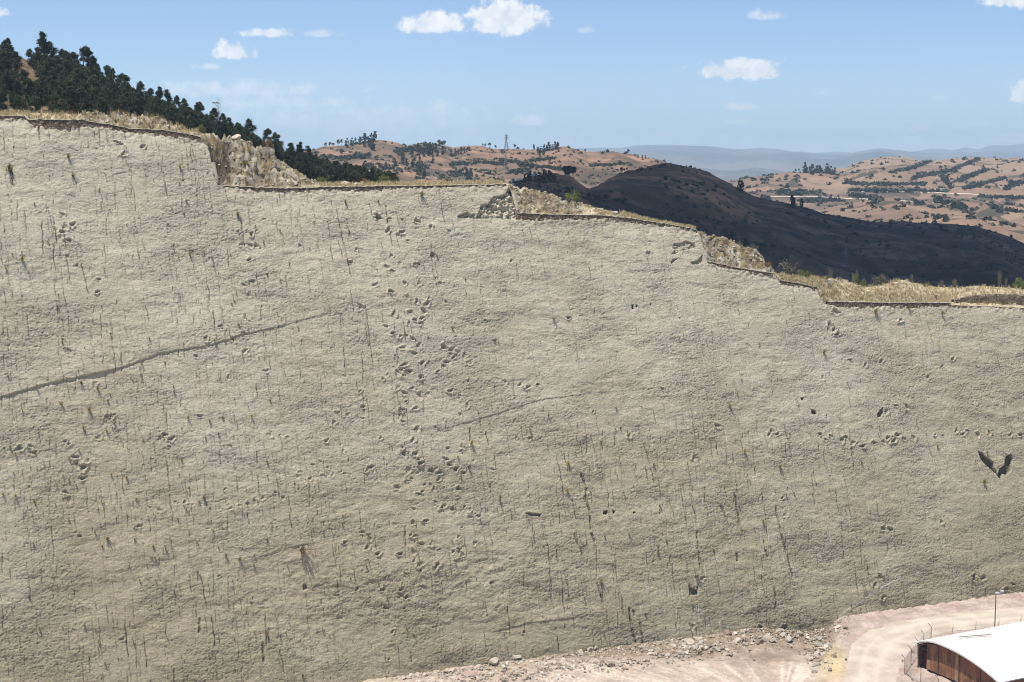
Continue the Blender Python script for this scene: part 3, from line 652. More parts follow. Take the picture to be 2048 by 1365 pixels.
TANH.build(attr_mat('terraced_fields', nsc=.04, namt=.22, bump=2.0, bsc=.06), lambda *a: tan_tone(*a) * np.array([.86, .81, .77]))

# --- far ranges, each 9 - 17 km off
M_far = attr_mat('far_slopes', nsc=.002, namt=.25, bump=30, bsc=.004)
far_tone = lambda X, Y, Z, t, px, py: col3((-.5, (.07, .065, .055)), (.5, (.17, .14, .11)))(fbm(X / 900, Y / 900, 5, 221, .6))
FA = Layer('far_range', (-400, 2600), 700, 372, [(-400,300),(500,304),(1100,300),(1165,298),(1200,294),(1240,296),(1270,291),(1310,292),(1340,296),(1380,298),(1430,303),(1470,305),(1520,300),(1560,302),(1640,304),(1700,303),(1735,298),(1755,296),
       (1790,300),(1815,306),(1850,308),(1900,305),(2048,304),(2600,300)], 7000, 14500, 90, amp=lambda X, Y, t, px: 90 * (fbm(X / 1300, Y / 1300, 5, 231, .55)) * (1 - .62 * sstep(.5, 1, t)), back=(1.2, .1)).build(M_far, far_tone)
FB = Layer('farther_range', (-400, 2600), 500, 345, [(-400,302),(900,306),(1500,306),(1790,306),(1830,303),(1860,298),(1885,299),(1905,302),(1930,297),(1955,301),(1985,294),(2015,296),(2048,290),(2100,292),(2600,296)], 14000, 20000, 50,
       amp=lambda X, Y, t, px: 60 * (fbm(X / 1500, Y / 1500, 5, 241, .55)) * (1 - .5 * sstep(.5, 1, t)), back=(1.2, .1)).build(M_far, far_tone)

# --- the sheet of land under everything, out to the horizon
gx = np.concatenate([-np.geomspace(45000, 500, 30), np.linspace(-450, 450, 12), np.geomspace(500, 45000, 30)])
GX, GY = np.meshgrid(gx, gx)
rr = np.hypot(GX, GY)
GZ = -75 + 14 * fbm(GX / 1500, GY / 1500, 3, 251) * sstep(300, 900, rr)
me = mesh_np('ground', np.stack([GX, GY, GZ], -1), grid_quads(*GX.shape), attr_mat('valley_ground', nsc=.01, namt=.3, bump=1, bsc=.05), True,
             {'tone': np.tile(np.array([[.27, .21, .15]]), (GX.size, 1))})
tag(link('ground', me), kind='structure')

# ------------------------------------------------------------------ quarry floor
fx = np.concatenate([np.arange(-130, -30, 2.0), np.arange(-30, 135, .35)]); fy = np.concatenate([np.arange(-60, 190, 5.0), np.arange(190, 330, .35)])
FX, FY = np.meshgrid(fx, fy)
dist = (FX - O3[0]) * NH[0] + (FY - O3[1]) * NH[1]           # metres in front of the base line
FPX, FPY = proj(np.stack([FX, FY, FX * 0], -1))
heapm = (1 - sstep(1640, 1700, FPX)) * sstep(0, 1, 1)
dd_ = np.clip(dist, 0, None)
heap = .75 * (dd_ / 3.6) * np.exp(1 - dd_ / 3.6) * (1 - sstep(1610, 1690, FPX)) * (.7 + .6 * fbm(FX / 7, FY / 7, 3, 261))
berm = .5 * (dd_ / 3.0) * np.exp(1 - dd_ / 3.0) * sstep(1650, 1700, FPX) * (.8 + .5 * fbm(FX / 6, FY / 6, 3, 262))
mound = 1.5 * np.exp(-((FPX - 1672) / 26) ** 2 - ((FPY - 1330) / 34) ** 2)
dep = -2.1 * sstep(1500, 1625, FPX) * (1 - sstep(1650, 1685, FPX)) * np.exp(-(dd_ / 14.0) ** 2)
FZ = dep + heap + berm + mound + .16 * fbm(FX / 2.2, FY / 2.2, 3, 263) + (.08 + .22 * np.exp(-np.clip(dist, 0, None) / 6)) * fbm(FX / .9, FY / .9, 2, 266) * (dist < 60)
ROADO = [(2300,1180),(2048,1214),(1950,1222),(1860,1232),(1790,1246),(1735,1262),(1702,1290),(1692,1325),(1690,1365),(1686,1460)]
ROADI = [(2300,1225),(2048,1252),(1950,1258),(1890,1265),(1850,1278),(1822,1298),(1806,1325),(1795,1350),(1788,1380),(1775,1460)]
def dens(pl, n=14):
    p = np.array(pl, float); return np.concatenate([np.linspace(p[i], p[i + 1], n, endpoint=False) for i in range(len(p) - 1)] + [p[-1:]])
ro, ri = dens(ROADO), dens(ROADI)
ro3 = ground_at(ro[:, 0], ro[:, 1]); ri3 = ground_at(ri[:, 0], ri[:, 1])
cen = (ro3 + ri3) / 2
dr = np.full(FX.shape, 1e9)
for c_ in cen[::2]: dr = np.minimum(dr, np.hypot(FX - c_[0], FY - c_[1]))
flat = 1 - sstep(5.5, 8.5, dr)
FZ = FZ * (1 - .93 * flat)
f1 = fbm(FX / 3.5, FY / 3.5, 4, 271); f2 = fbm(FX / 11, FY / 11, 3, 275)
ang = (FPX - 1560) / (1420 - FPY + 1e-3)
stk = np.clip(perlin(ang * 9, FPY / 300, 281) * 1.6 + .5 * perlin(ang * 26, FPY / 90, 282), -1, 1)
base = col3((-.6, (.25, .195, .145)), (0, (.35, .275, .21)), (.6, (.46, .375, .295)))(f1.ravel() + .2 * f2.ravel())
pink = col3((-.6, (.34, .255, .215)), (.6, (.47, .375, .325)))(f1.ravel())
c = lerp3(base, pink, sstep(1640, 1700, FPX.ravel() + 30 * f2.ravel()))
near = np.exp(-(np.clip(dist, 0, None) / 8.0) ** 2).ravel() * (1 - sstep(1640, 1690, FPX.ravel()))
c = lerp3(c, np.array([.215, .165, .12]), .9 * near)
fan = (sstep(1310, 1345, FPY) * (1 - sstep(1600, 1650, FPX))).ravel()
c = lerp3(c, np.array([.50, .40, .32]), .5 * fan)
c = lerp3(c, np.array([.66, .57, .47]), .75 * fan * np.clip(stk.ravel() + .05 + .5 * f2.ravel(), 0, 1))
c = lerp3(c, np.array([.60, .48, .26]), (.8 * np.exp(-((FPX - 1668) / 24) ** 2 - ((FPY - 1335) / 36) ** 2)).ravel())
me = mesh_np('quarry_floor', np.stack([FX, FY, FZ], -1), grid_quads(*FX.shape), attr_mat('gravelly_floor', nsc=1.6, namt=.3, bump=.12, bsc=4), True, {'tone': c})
tag(link('quarry_floor', me), kind='structure')
# the dirt road
nw = 14; w = np.linspace(0, 1, nw)[:, None, None]
RD = ro3[None] * (1 - w) + ri3[None] * w
RD[..., 2] = .13 + .05 * fbm(RD[..., 0] / 3, RD[..., 1] / 3, 2, 291) - .12 * (np.abs(w[..., 0] * 2 - 1) ** 6)
tr = np.exp(-((w[..., 0] - .32) / .07) ** 2) + np.exp(-((w[..., 0] - .62) / .07) ** 2) + 0 * RD[..., 0]
cr = lerp3(col3((-.5, (.41, .345, .28)), (.5, (.53, .455, .375)))(fbm(RD[..., 0] / 4, RD[..., 1] / 4, 3, 293).ravel()), np.array([.62, .55, .46]), .4 * np.clip(tr, 0, 1).ravel())
me = mesh_np('dirt_road', RD, grid_quads(nw, len(ro)), attr_mat('packed_dirt', nsc=2.0, namt=.12, bump=.04, bsc=5), True, {'tone': cr})
tag(link('dirt_road', me), kind='structure')
def floor_z(x, y):
    i = int(np.argmin(np.abs(fx - x))); j = int(np.argmin(np.abs(fy - y))); return float(FZ[j, i])

# ================================================================== things
WORDS = ['small', 'squat', 'slim', 'ragged', 'round-topped', 'leaning', 'thin', 'bushy', 'narrow', 'sparse', 'full']
def rotm(axes, loc, s=1.0):
    from mathutils import Matrix
    X_, Y_, Z_ = axes
    s3 = (s, s, s) if not hasattr(s, '__len__') else s
    return Matrix(((X_[0] * s3[0], Y_[0] * s3[1], Z_[0] * s3[2], loc[0]), (X_[1] * s3[0], Y_[1] * s3[1], Z_[1] * s3[2], loc[1]),
                   (X_[2] * s3[0], Y_[2] * s3[1], Z_[2] * s3[2], loc[2]), (0, 0, 0, 1)))
# ---------- stone parapets along the rim
def stone_mat(name, c1, c2, c3, sc=2.2):
    m, t, b = new_mat(name, .95)
    v = nd(t, 'ShaderNodeTexCoord').outputs['Object']
    mp = nd(t, 'ShaderNodeMapping', ins={0: v, 3: (1, 1, 1.7)}).outputs[0]
    vo = nd(t, 'ShaderNodeTexVoronoi', ins={'Vector': mp, 'Scale': sc})
    ve = nd(t, 'ShaderNodeTexVoronoi', feature='DISTANCE_TO_EDGE', ins={'Vector': mp, 'Scale': sc})
    g = nd(t, 'ShaderNodeSeparateColor', ins={0: vo.outputs['Color']}).outputs[0]
    c = ramp(t, g, [(0.1, c1), (0.5, c2), (0.95, c3)])
    e = nd(t, 'ShaderNodeMapRange', ins={0: ve.outputs[0], 1: 0.0, 2: 0.09, 3: 0.0, 4: 1.0}).outputs[0]
    c = mixc(t, e, (.07, .055, .04, 1), c); c = mixc(t, 1.0, c, ramp(t, noise(t, 3, 6, .7), [(.3, (.7, .7, .7)), (.7, (1.2, 1.2, 1.2))]), 'MULTIPLY')
    t.links.new(c, b.inputs['Base Color'])
    bp = nd(t, 'ShaderNodeBump', ins={'Strength': 1.0, 'Distance': .12, 'Height': e}); t.links.new(bp.outputs[0], b.inputs['Normal'])
    return m
M_st = stone_mat('mortared_fieldstone', (.16, .115, .075), (.27, .20, .14), (.40, .33, .25))
M_cap = simple('mortar_cap', (.36, .31, .22), (.52, .47, .37), 1.5, bump=.05, bsc=6)
def parapet(hts, label, name='stone_parapet', thick=.5, cap=True, dz=0.0, path=None):
    xs = np.arange(hts[0][0], hts[-1][0] + .1, 2.0)
    if path is None:
        d = np.interp(xs, EX, ED); y = np.interp(xs, EX, EY); p = at(xs, y + 1.5, d)
    else: p = path(xs)
    h = np.interp(xs, [a[0] for a in hts], [a[1] for a in hts]) / F * p[:, 1]
    k = np.ones(9) / 9
    L0 = np.concatenate([[0], np.cumsum(np.linalg.norm(np.diff(p, axis=0), axis=1))])
    tang = np.gradient(p, axis=0); tang[:, 2] = 0; tang /= np.linalg.norm(tang, axis=1)[:, None]
    nrm = np.stack([tang[:, 1], -tang[:, 0], 0 * tang[:, 0]], 1)
    o = empty(name, p[0]); tag(o, label, 'stone wall')
    prof = [(.14, -.35), (.14, .0), (.13, .35), (.12, .7), (.10, .97), (-thick * .5, 1.02), (-thick, .97), (-thick, .4), (-thick, -.35)]
    V = []
    for a_, b_ in prof:
        q = p + nrm * a_ + np.array([0, 0, 1.0]) * (h * b_ + .04)[:, None]
        q += nrm * (.10 * perlin(L0 / .55, L0 * 0 + b_ * 5, 301))[:, None]; q[:, 2] += .06 * perlin(L0 / .7, L0 * 0 + b_ * 3, 302)
        V.append(q)
    V = np.array(V); me = mesh_np(name, V.reshape(-1, 3) - p[0], grid_quads(*V.shape[:2]), M_st, False); link('stonework', me, o)
    if cap:
        V = []
        for a_, b_ in [(.20, 0), (.21, .09), (-thick - .05, .10), (-thick - .06, 0)]:
            q = p + nrm * a_; q[:, 2] += h + b_ + .02 + .05 * perlin(L0 / .7, L0 * 0 + 1, 303); V.append(q)
        V = np.array(V); me = mesh_np('coping', V.reshape(-1, 3) - p[0], grid_quads(*V.shape[:2]), M_cap, False); link('coping', me, o)
    return o
parapet([(-200,6),(0,5),(55,6),(66,12),(100,18),(150,18),(185,11),(210,8),(260,9),(330,9),(402,7)], 'uneven fieldstone wall along the highest ledge at upper left, thickest near its start')
parapet([(424,4),(560,5),(640,6),(750,5),(900,4),(1012,3)], 'long low stone wall along the second ledge below the tree-covered hill')
parapet([(1024,11),(1080,10),(1200,7),(1262,5),(1330,4),(1394,4)], 'brown stone wall starting beside the broken rock patch and thinning to the right')
parapet([(1409,6),(1470,6),(1546,6)], 'short sloping stone wall below the steep pale rubble slope')
parapet([(1562,6),(1600,6),(1634,6)], 'shortest sloping stone wall, beneath the big green bush')
parapet([(1654,8),(1750,9),(1850,8),(1900,7)], 'straight dark brown stone wall on the lowest ledge in front of the straw grass')
parapet([(1903,2.5),(2048,2.5),(2250,2.5)], 'very low stone kerb wall at the far right end of the lowest ledge', cap=False)
hx = np.array([1905, 1925, 1950, 2000, 2048, 2260]); hy = np.array([603, 602, 601, 602, 604, 607.0])
parapet([(1906,4),(1925,7),(1950,11),(1990,14),(2048,15),(2250,16)], 'dry stacked dark stone wall standing on the terrace at far right', 'dry_stone_wall', .7, False,
        path=lambda xs: at(xs, np.interp(xs, hx, hy) + 1, np.interp(xs, EX, ED) + 7.0))

# ---------- boulders
def rock_mesh(seed, cuts=9):
    import bmesh
    r = np.random.default_rng(seed); bm = bmesh.new(); bmesh.ops.create_icosphere(bm, subdivisions=3, radius=1.0)
    for v in bm.verts:
        p = np.array(v.co)
        v.co = p
    ns = r.normal(size=(cuts, 3)); ns /= np.linalg.norm(ns, axis=1)[:, None]; ds = r.uniform(.36, .74, cuts)
    for v in bm.verts:
        p = np.array(v.co)
        for n_, d_ in zip(ns, ds):
            e = p @ n_ - d_
            if e > 0: p = p - e * n_
        p = p * (1 + .05 * float(perlin(np.array(p[0] * 3 + seed), np.array(p[1] * 3 + p[2] * 2), seed)))
        v.co = p * np.array([1.0, .8, .68])
    me = bpy.data.meshes.new('boulder'); bm.to_mesh(me); bm.free(); return me
M_rock = simple('pale_boulder', (.40, .33, .25), (.62, .55, .45), 1.2, bump=.06, bsc=5, rnd=.35)
M_rock2 = simple('grey_boulder', (.30, .27, .22), (.50, .47, .40), 1.2, bump=.06, bsc=5, rnd=.35)
M_rockr = simple('rust_boulder', (.20, .14, .10), (.34, .26, .20), 1.2, bump=.06, bsc=5, rnd=.2)
M_rockb = simple('brown_outcrop', (.13, .10, .065), (.38, .33, .25), .9, bump=.2, bsc=3, rnd=.5)
RM = {}
for k in range(7):
    for nm, mm in (('p', M_rock), ('g', M_rock2), ('r', M_rockr), ('b', M_rockb)):
        if k == 0 or nm not in RM: RM.setdefault(nm, [])
        me = rock_mesh(400 + k); me.materials.append(mm); RM[nm].append(me)
def boulder(p, size, kind, label, group, sink=.3):
    o = link('boulder', random.choice(RM[kind])); o.location = (p[0], p[1], p[2] + size * (.5 - sink))
    o.scale = (size * random.uniform(.85, 1.25), size * random.uniform(.8, 1.1), size * random.uniform(.75, 1.1)); o.rotation_euler = (random.uniform(-.3, .3), random.uniform(-.3, .3), random.uniform(0, 6.28))
    return tag(o, label, 'rock', group)
def fl(px, py):
    p = ground_at(px, py); z = 0.0
    for _ in range(4): z = floor_z(p[0], p[1]); p = ground_at(px, py, z)
    return p
big = [(850,1352,7,'p','round pale rock third from the left end of the rubble bank'),(808,1360,8,'p','leftmost rock where the rubble bank meets the slab'),(822,1355,7,'p','squat pale rock just right of the leftmost rock'),(908,1346,9,'p','pale rock standing alone in the left part of the rubble bank'),
       (957,1327,7,'g','grey rock above the wide flat pale rock, left part of the bank'),(950,1341,6,'p','small pale block below the grey rock at the left of the bank'),(990,1330,15,'p','wide flat pale rock, largest in the left part of the bank'),(1010,1338,8,'g','grey rock tucked under the wide flat pale rock'),
       (1030,1318,12,'p','smooth pale rock by the slab foot, left of centre of the bank'),(1093,1331,6,'p','small pale rock below the rock pair in the bank'),(1125,1325,8,'p','upright pale rock in the lower left half of the bank'),(1062,1327,6,'p','small pale rock among the gravel left of the upright pale rock'),
       (1162,1307,7,'p','flat pale rock leaning at the slab foot beside a taller pale rock'),(1183,1302,12,'p','tall pale rock under the dark open crack in the slab'),(1165,1314,7,'g','grey rock below the flat pale rock near the open crack'),(1193,1299,7,'p','small pale rock at the right side of the tall pale rock'),
       (1305,1311,11,'p','pale cream rock alone below the bank, right of the double dark crack'),(1287,1306,6,'r','rust brown stone near the lone cream rock'),(1352,1314,6,'g','grey stone at the lower edge of the bank centre'),
       (1378,1288,13,'p','large pale slab-shaped rock at the foot of the centre pile'),(1395,1282,11,'p','whitest rock on top of the centre pile'),(1390,1300,10,'g','grey block in the middle of the centre pile'),(1410,1300,8,'p','small cream block right of the centre pile'),
       (1440,1275,8,'r','rust brown rock on the bank crest right of the white pile'),(1455,1270,9,'r','brown pointed rock highest on the bank crest'),(1418,1294,6,'r','dark rust stone wedged beside the cream block'),(1468,1270,7,'p','pale rock behind the pointed brown rock'),
       (1475,1284,10,'p','tall pale rock with a shaded side right of the brown pointed rock'),(1455,1303,6,'p','small white rock alone on the pink slope'),(1520,1287,8,'r','dark brown rock with a deep shadow on the right part of the bank'),(1535,1277,10,'p','broad tan rock above the dark brown rock'),
       (1545,1283,7,'g','grey rock below the broad tan rock'),(1592,1263,9,'p','round pale rock nearest the slab at the right of the bank'),(1580,1282,11,'g','wide tan rock with a dark gap beneath at the right of the bank'),(1604,1270,7,'p','pale rock right of the round one by the slab'),
       (1640,1282,9,'g','dark-sided grey rock at the right end of the bank'),(1635,1292,8,'g','grey rock heading the string of stones beside the yellow mound'),(1643,1300,9,'p','bluish white rock at the top of the string of stones'),(1636,1310,8,'g','grey rock with dark face halfway down the string of stones'),
       (1652,1297,7,'p','cream rock right of the bluish white rock'),(1632,1332,8,'g','dark rock lowest but one of the string beside the yellow mound'),(1628,1345,7,'g','grey green rock at the bottom of the string of stones'),(1675,1258,8,'p','white rock where the pink berm begins'),
       (1618,1275,7,'p','tan rock on the crest near the right end of the bank'),(1565,1272,6,'g','small grey rock on the crest above the wide tan rock'),(1490,1277,6,'g','grey rock on the crest between the pale and the brown rocks')]
for (x, y, s, k, l) in big:
    p = fl(x, y); boulder(p, s / F * p[1] * (1.25 if s < 10 else 1.0), k, l, None, .2)
for k in range(230):
    x = random.choice([random.uniform(860, 1650), random.uniform(900, 1650), random.uniform(1280, 1660), random.gauss(1390, 30), random.gauss(1640, 14)])
    yb = 1365 + (x - 800) * (1193 - 1365) / 1248
    y = yb + random.uniform(-9, 6) + abs(random.gauss(0, 13)) + (random.uniform(0, 70) if x > 1618 and random.random() < .7 else 0)
    p = fl(x, y); kd = random.choice('ppggr')
    boulder(p, random.choice([3.2, 4.2, 5.6, 7.8]) / F * p[1] * 1.0, kd, {'p': 'small pale stone lying in the rubble bank at the slab foot', 'g': 'small grey stone lying in the rubble bank at the slab foot', 'r': 'small rust brown stone lying in the rubble bank at the slab foot'}[kd],
            {'p': 'small pale stones in the rubble bank', 'g': 'small grey stones in the rubble bank', 'r': 'small rust brown stones in the rubble bank'}[kd])
# gravel
def scatter_rocks(name, pts, sizes, mat, seed=1):
    r = np.random.default_rng(seed)
    base = np.array([(1,0,0),(-1,0,0),(0,1,0),(0,-1,0),(0,0,1),(0,0,-1)], float) * np.array([1, .8, .65]); fc = np.array([(0,2,4),(2,1,4),(1,3,4),(3,0,4),(2,0,5),(1,2,5),(3,1,5),(0,3,5)])
    n = len(pts); V = base[None] * (1 + r.uniform(-.35, .35, (n, 6, 3))) * np.asarray(sizes)[:, None, None]
    a = r.uniform(0, 6.28, n); c_, s_ = np.cos(a), np.sin(a); X_ = V[..., 0] * c_[:, None] - V[..., 1] * s_[:, None]; Y_ = V[..., 0] * s_[:, None] + V[..., 1] * c_[:, None]
    V = np.stack([X_, Y_, V[..., 2]], -1) + np.asarray(pts)[:, None, :]
    me = mesh_np(name, V.reshape(-1, 3), (np.arange(n)[:, None, None] * 6 + fc[None]).reshape(-1, 3), mat); return link(name, me)
pts = []; sz = []
for k in range(8500):
    x = random.uniform(780, 1700); yb = 1365 + (x - 800) * (1193 - 1365) / 1248; y = yb - 11 + abs(random.gauss(0, 20))
    if x > 1615 and random.random() < .5: y = yb + random.uniform(0, 90); x = random.gauss(1640, 16)
    p = ground_at(x, min(y, 1450)); p[2] = floor_z(p[0], p[1]); p = ground_at(x, min(y, 1450), p[2]); pts.append(p); sz.append(random.choice([.08, .12, .16, .22, .32]))
for k in range(2500):
    x = random.uniform(1655, 2100); y = 1290 - (x - 1650) * .2 + random.gauss(0, 30); p = ground_at(x, y)
    if y > 1215: 
        i_ = float(np.min(np.hypot(cen[:, 0] - p[0], cen[:, 1] - p[1])))
        if i_ < 6: continue
    p[2] = floor_z(p[0], p[1]); pts.append(p); sz.append(random.choice([.04, .06, .08]))
tag(scatter_rocks('gravel', pts, sz, simple('gravel_stone', (.24, .195, .145), (.50, .43, .34), .8, rnd=0)), 'loose gravel strewn over the rubble bank and berm', 'gravel', kind='stuff')
# ---------- rubble on the rim slopes
pts = []; sz = []
def rim_pt(x, t):
    i = int(np.clip(round((x - RIM.px[0]) / (RIM.px[1] - RIM.px[0])), 0, RIM.nx - 1)); return RIM.front[int(t * (RIM.nt - 1)), i].copy()
for (xa, xb, n) in [(180,350,300),(420,640,700),(640,1000,120),(1022,1130,500),(1130,1300,700),(1405,1560,900),(1600,1760,500),(1755,1860,400),(1860,2100,150)]:
    for k in range(n): pts.append(rim_pt(random.uniform(xa, xb), random.uniform(.02, 1) ** .8)); sz.append(random.choice([.05, .08, .11, .16, .26]))
tag(scatter_rocks('rubble', pts, sz, simple('rim_rubble', (.30, .26, .20), (.58, .53, .44), .6), 3), 'loose pale rubble scattered over the ledges and slopes', 'rubble', kind='stuff')
for (x, t_, s, l) in [(474,.97,1.0,'white boulder at the top of the steep rubble slope below the pines'),(232,.9,1.2,'flat white boulder on the grassy mound at upper left'),(190,.9,.9,'small white boulder left of the flat one at upper left'),
                      (693,.75,1.1,'long flat pale boulder in the grass of the second ledge'),(712,.75,.9,'pale boulder right end of the pair on the second ledge'),(752,.35,.5,'small pinkish white rock near the edge of the second ledge'),
                      (1658,.85,1.0,'tan boulder at the left foot of the low gravel mound'),(1790,.85,.8,'angular pale boulder on top of the right gravel mound'),(1920,.3,.9,'grey boulder by the wall end at far right'),(2012,.25,1.2,'long grey boulder below the dry stacked wall'),(2030,.15,.7,'dark small boulder at far right edge of the ledge'),
                      (530,.2,.8,'pale boulder at the foot of the steep rubble slope'),(590,.2,.6,'flat whitish boulder low on the rubble slope'),(1230,.6,.7,'white block on the slope behind the brown wall')]:
    boulder(rim_pt(x, t_), s, 'p', l, None)

r_ = np.random.default_rng(55)
OC = [rock_mesh(440 + k, 5) for k in range(5)]
for me_ in OC: me_.materials.append(M_rockb)
for k in range(46):
    if k < 26: x = r_.uniform(462, 600); t_ = r_.uniform(.1, .95)
    elif k < 36: x = r_.uniform(1412, 1540); t_ = r_.uniform(.15, .95)
    else: x = r_.uniform(1030, 1125); t_ = r_.uniform(.1, .9)
    q_ = rim_pt(x, t_); o = link('rock_outcrop', random.choice(OC)); s_ = r_.uniform(.5, 1.25) if k < 36 else r_.uniform(.4, .9)
    o.location = tuple(q_); o.scale = (s_, s_ * .6, s_ * r_.uniform(1.2, 2.2)); o.rotation_euler = (r_.uniform(-.5, -.1), r_.uniform(.1, .7), r_.uniform(-.5, .9))
    w_ = 'steep rubble slope below the pines' if k < 26 else 'pale slope above the short sloping wall' if k < 36 else 'broken cliff behind the brown wall'
    tag(o, 'rugged rock outcrop jutting from the ' + w_, 'rock outcrop', 'outcrops on the ' + w_)
# ---------- foliage
def leaf_cloud(n, centers, radii, size, seed, flat=1.0, shell=.55):
    r = np.random.default_rng(seed); k = r.integers(0, len(centers), n); c = np.array(centers)[k]; rad = np.array(radii)[k]
    d = r.normal(size=(n, 3)); d /= np.linalg.norm(d, axis=1)[:, None]; q = r.uniform(shell ** 3, 1, n) ** (1 / 3)
    p = c + d * (rad * q)[:, None] * np.array([1, 1, flat])
    a = r.normal(size=(n, 3)); a /= np.linalg.norm(a, axis=1)[:, None]; b_ = np.cross(a, r.normal(size=(n, 3))); b_ /= np.linalg.norm(b_, axis=1)[:, None]
    if shell == .1: p = c + r.normal(size=(n, 3)) * (rad * .52)[:, None] * np.array([1, 1, flat])
    s = size * r.uniform(.6, 1.4, n)[:, None]
    V = np.stack([p - a * s, p - b_ * s * .45, p + a * s, p + b_ * s * .45], 1).reshape(-1, 3)
    return V, np.arange(n * 4).reshape(n, 4)
def leaf_mat(name, c1, c2, rnd=.5):
    m, t, b = new_mat(name, .75)
    c = ramp(t, noise(t, 1.3, 3), [(.3, c1), (.7, c2)]); oi = nd(t, 'ShaderNodeObjectInfo').outputs['Random']
    c = nd(t, 'ShaderNodeVectorMath', operation='SCALE', ins={0: c, 3: mth(t, 'ADD', mth(t, 'MULTIPLY', oi, rnd), 1 - rnd / 2)}).outputs[0]
    t.links.new(c, b.inputs['Base Color']); return m
M_euc = leaf_mat('dark_leaves', (.035, .048, .026), (.080, .092, .045))
M_cyp = leaf_mat('pine_leaves', (.018, .028, .016), (.042, .058, .028))
M_far_leaf = leaf_mat('far_leaves', (.032, .042, .028), (.06, .07, .045))
M_bark = simple('bark', (.14, .11, .08), (.30, .25, .19), 2)
def tree_meshes(kind, seed, n, leaf):
    """unit: 10 m tall"""
    r = np.random.default_rng(seed); cs = []; rs = []
    if kind == 'euc':      # irregular tall crown of separate puffs
        lean = r.uniform(-.08, .08, 2)
        for k in range(r.integers(38, 48)):
            z = r.uniform(1.0, 9.6); w = 1.75 * math.sin(math.pi * min(1, (z + .6) / 10.6) ** .9) ** .8 + .15
            a_ = r.uniform(0, 6.28); q = w * r.uniform(.25, 1); cs.append((math.cos(a_) * q + lean[0] * z, math.sin(a_) * q + lean[1] * z, z)); rs.append(r.uniform(.35, .95) * (1.1 - z / 17))
        cs.append((lean[0] * 9.5, lean[1] * 9.5, 9.7)); rs.append(.35)
    elif kind == 'cyp':    # narrower, pointed
        for k in range(40):
            z = r.uniform(.4, 9.6); w = 1.75 * (1 - (z / 10.2) ** 1.5) + .08; a_ = r.uniform(0, 6.28); q = w * r.uniform(.3, 1)
            cs.append((math.cos(a_) * q, math.sin(a_) * q, z)); rs.append(r.uniform(.25, .4) + .5 * (1 - z / 11))
    else:                  # round crown on a visible stem
        for k in range(15):
            a_ = r.uniform(0, 6.28); e = r.uniform(-.5, 1.4); q = 2.1 * r.uniform(.4, 1); cs.append((math.cos(a_) * q * math.cos(e), math.sin(a_) * q * math.cos(e), 6.6 + 2.5 * math.sin(e))); rs.append(r.uniform(.6, 1.1))
    V, Q_ = leaf_cloud(n, cs, rs, leaf, seed + 1, 1.15, .1)
    mat_ = {'euc': M_euc, 'cyp': M_cyp, 'round': M_far_leaf}[kind]
    crown = mesh_np('crown', V, Q_, mat_)
    tb = MB(); tb.tube([(0, 0, -1.5), (.05, 0, 1.5), (.1, .05, 5), (.05, .1, 8.8)], [.22, .17, .11, .03], 6)
    for k in range(5):
        c_ = cs[int(r.integers(0, len(cs)))]; tb.tube([(.06, .03, max(1.2, c_[2] - 1.8)), tuple(np.array(c_) * .6 + np.array([.03, .02, c_[2] * .35])), c_], [.09, .06, .02], 4)
    trunk = bpy.data.meshes.new('trunk'); trunk.from_pydata([tuple(p) for p in tb.v], [], tb.f); trunk.materials.append(M_bark)
    return crown, trunk
TREES = {'euc': [tree_meshes('euc', 500 + k, 9500, .15) for k in range(6)], 'cyp': [tree_meshes('cyp', 520 + k, 8500, .145) for k in range(4)],
         'round': [tree_meshes('round', 540 + k, 700, .45) for k in range(4)], 'feuc': [tree_meshes('euc', 560 + k, 800, .5) for k in range(4)]}
for cr_, tk_ in TREES['feuc']: cr_.materials.clear(); cr_.materials.append(M_far_leaf)
NT = [0]
def tree(p, h, kind, label, group, wide=1.0, name=None):
    cr_, tk_ = random.choice(TREES[kind]); nm = name or {'euc': 'eucalyptus_tree', 'cyp': 'conifer_tree', 'round': 'round_tree', 'feuc': 'broadleaf_tree'}[kind]
    o = empty(nm, (p[0], p[1], p[2] - .1), random.uniform(0, 6.28)); o.scale = (h / 10 * wide, h / 10 * wide, h / 10)
    link('crown', cr_, o); link('trunk', tk_, o); NT[0] += 1
    return tag(o, label, 'tree', group)
def lay_tree(lay, x, ybase, hpx, kind, label, group, wide=1.0):
    p = lay.place(x, ybase); return tree(p, hpx / F * p[1], kind, label, group, wide)
crest_y = lambda x: float(np.interp(x, [a[0] for a in HC], [a[1] for a in HC]))
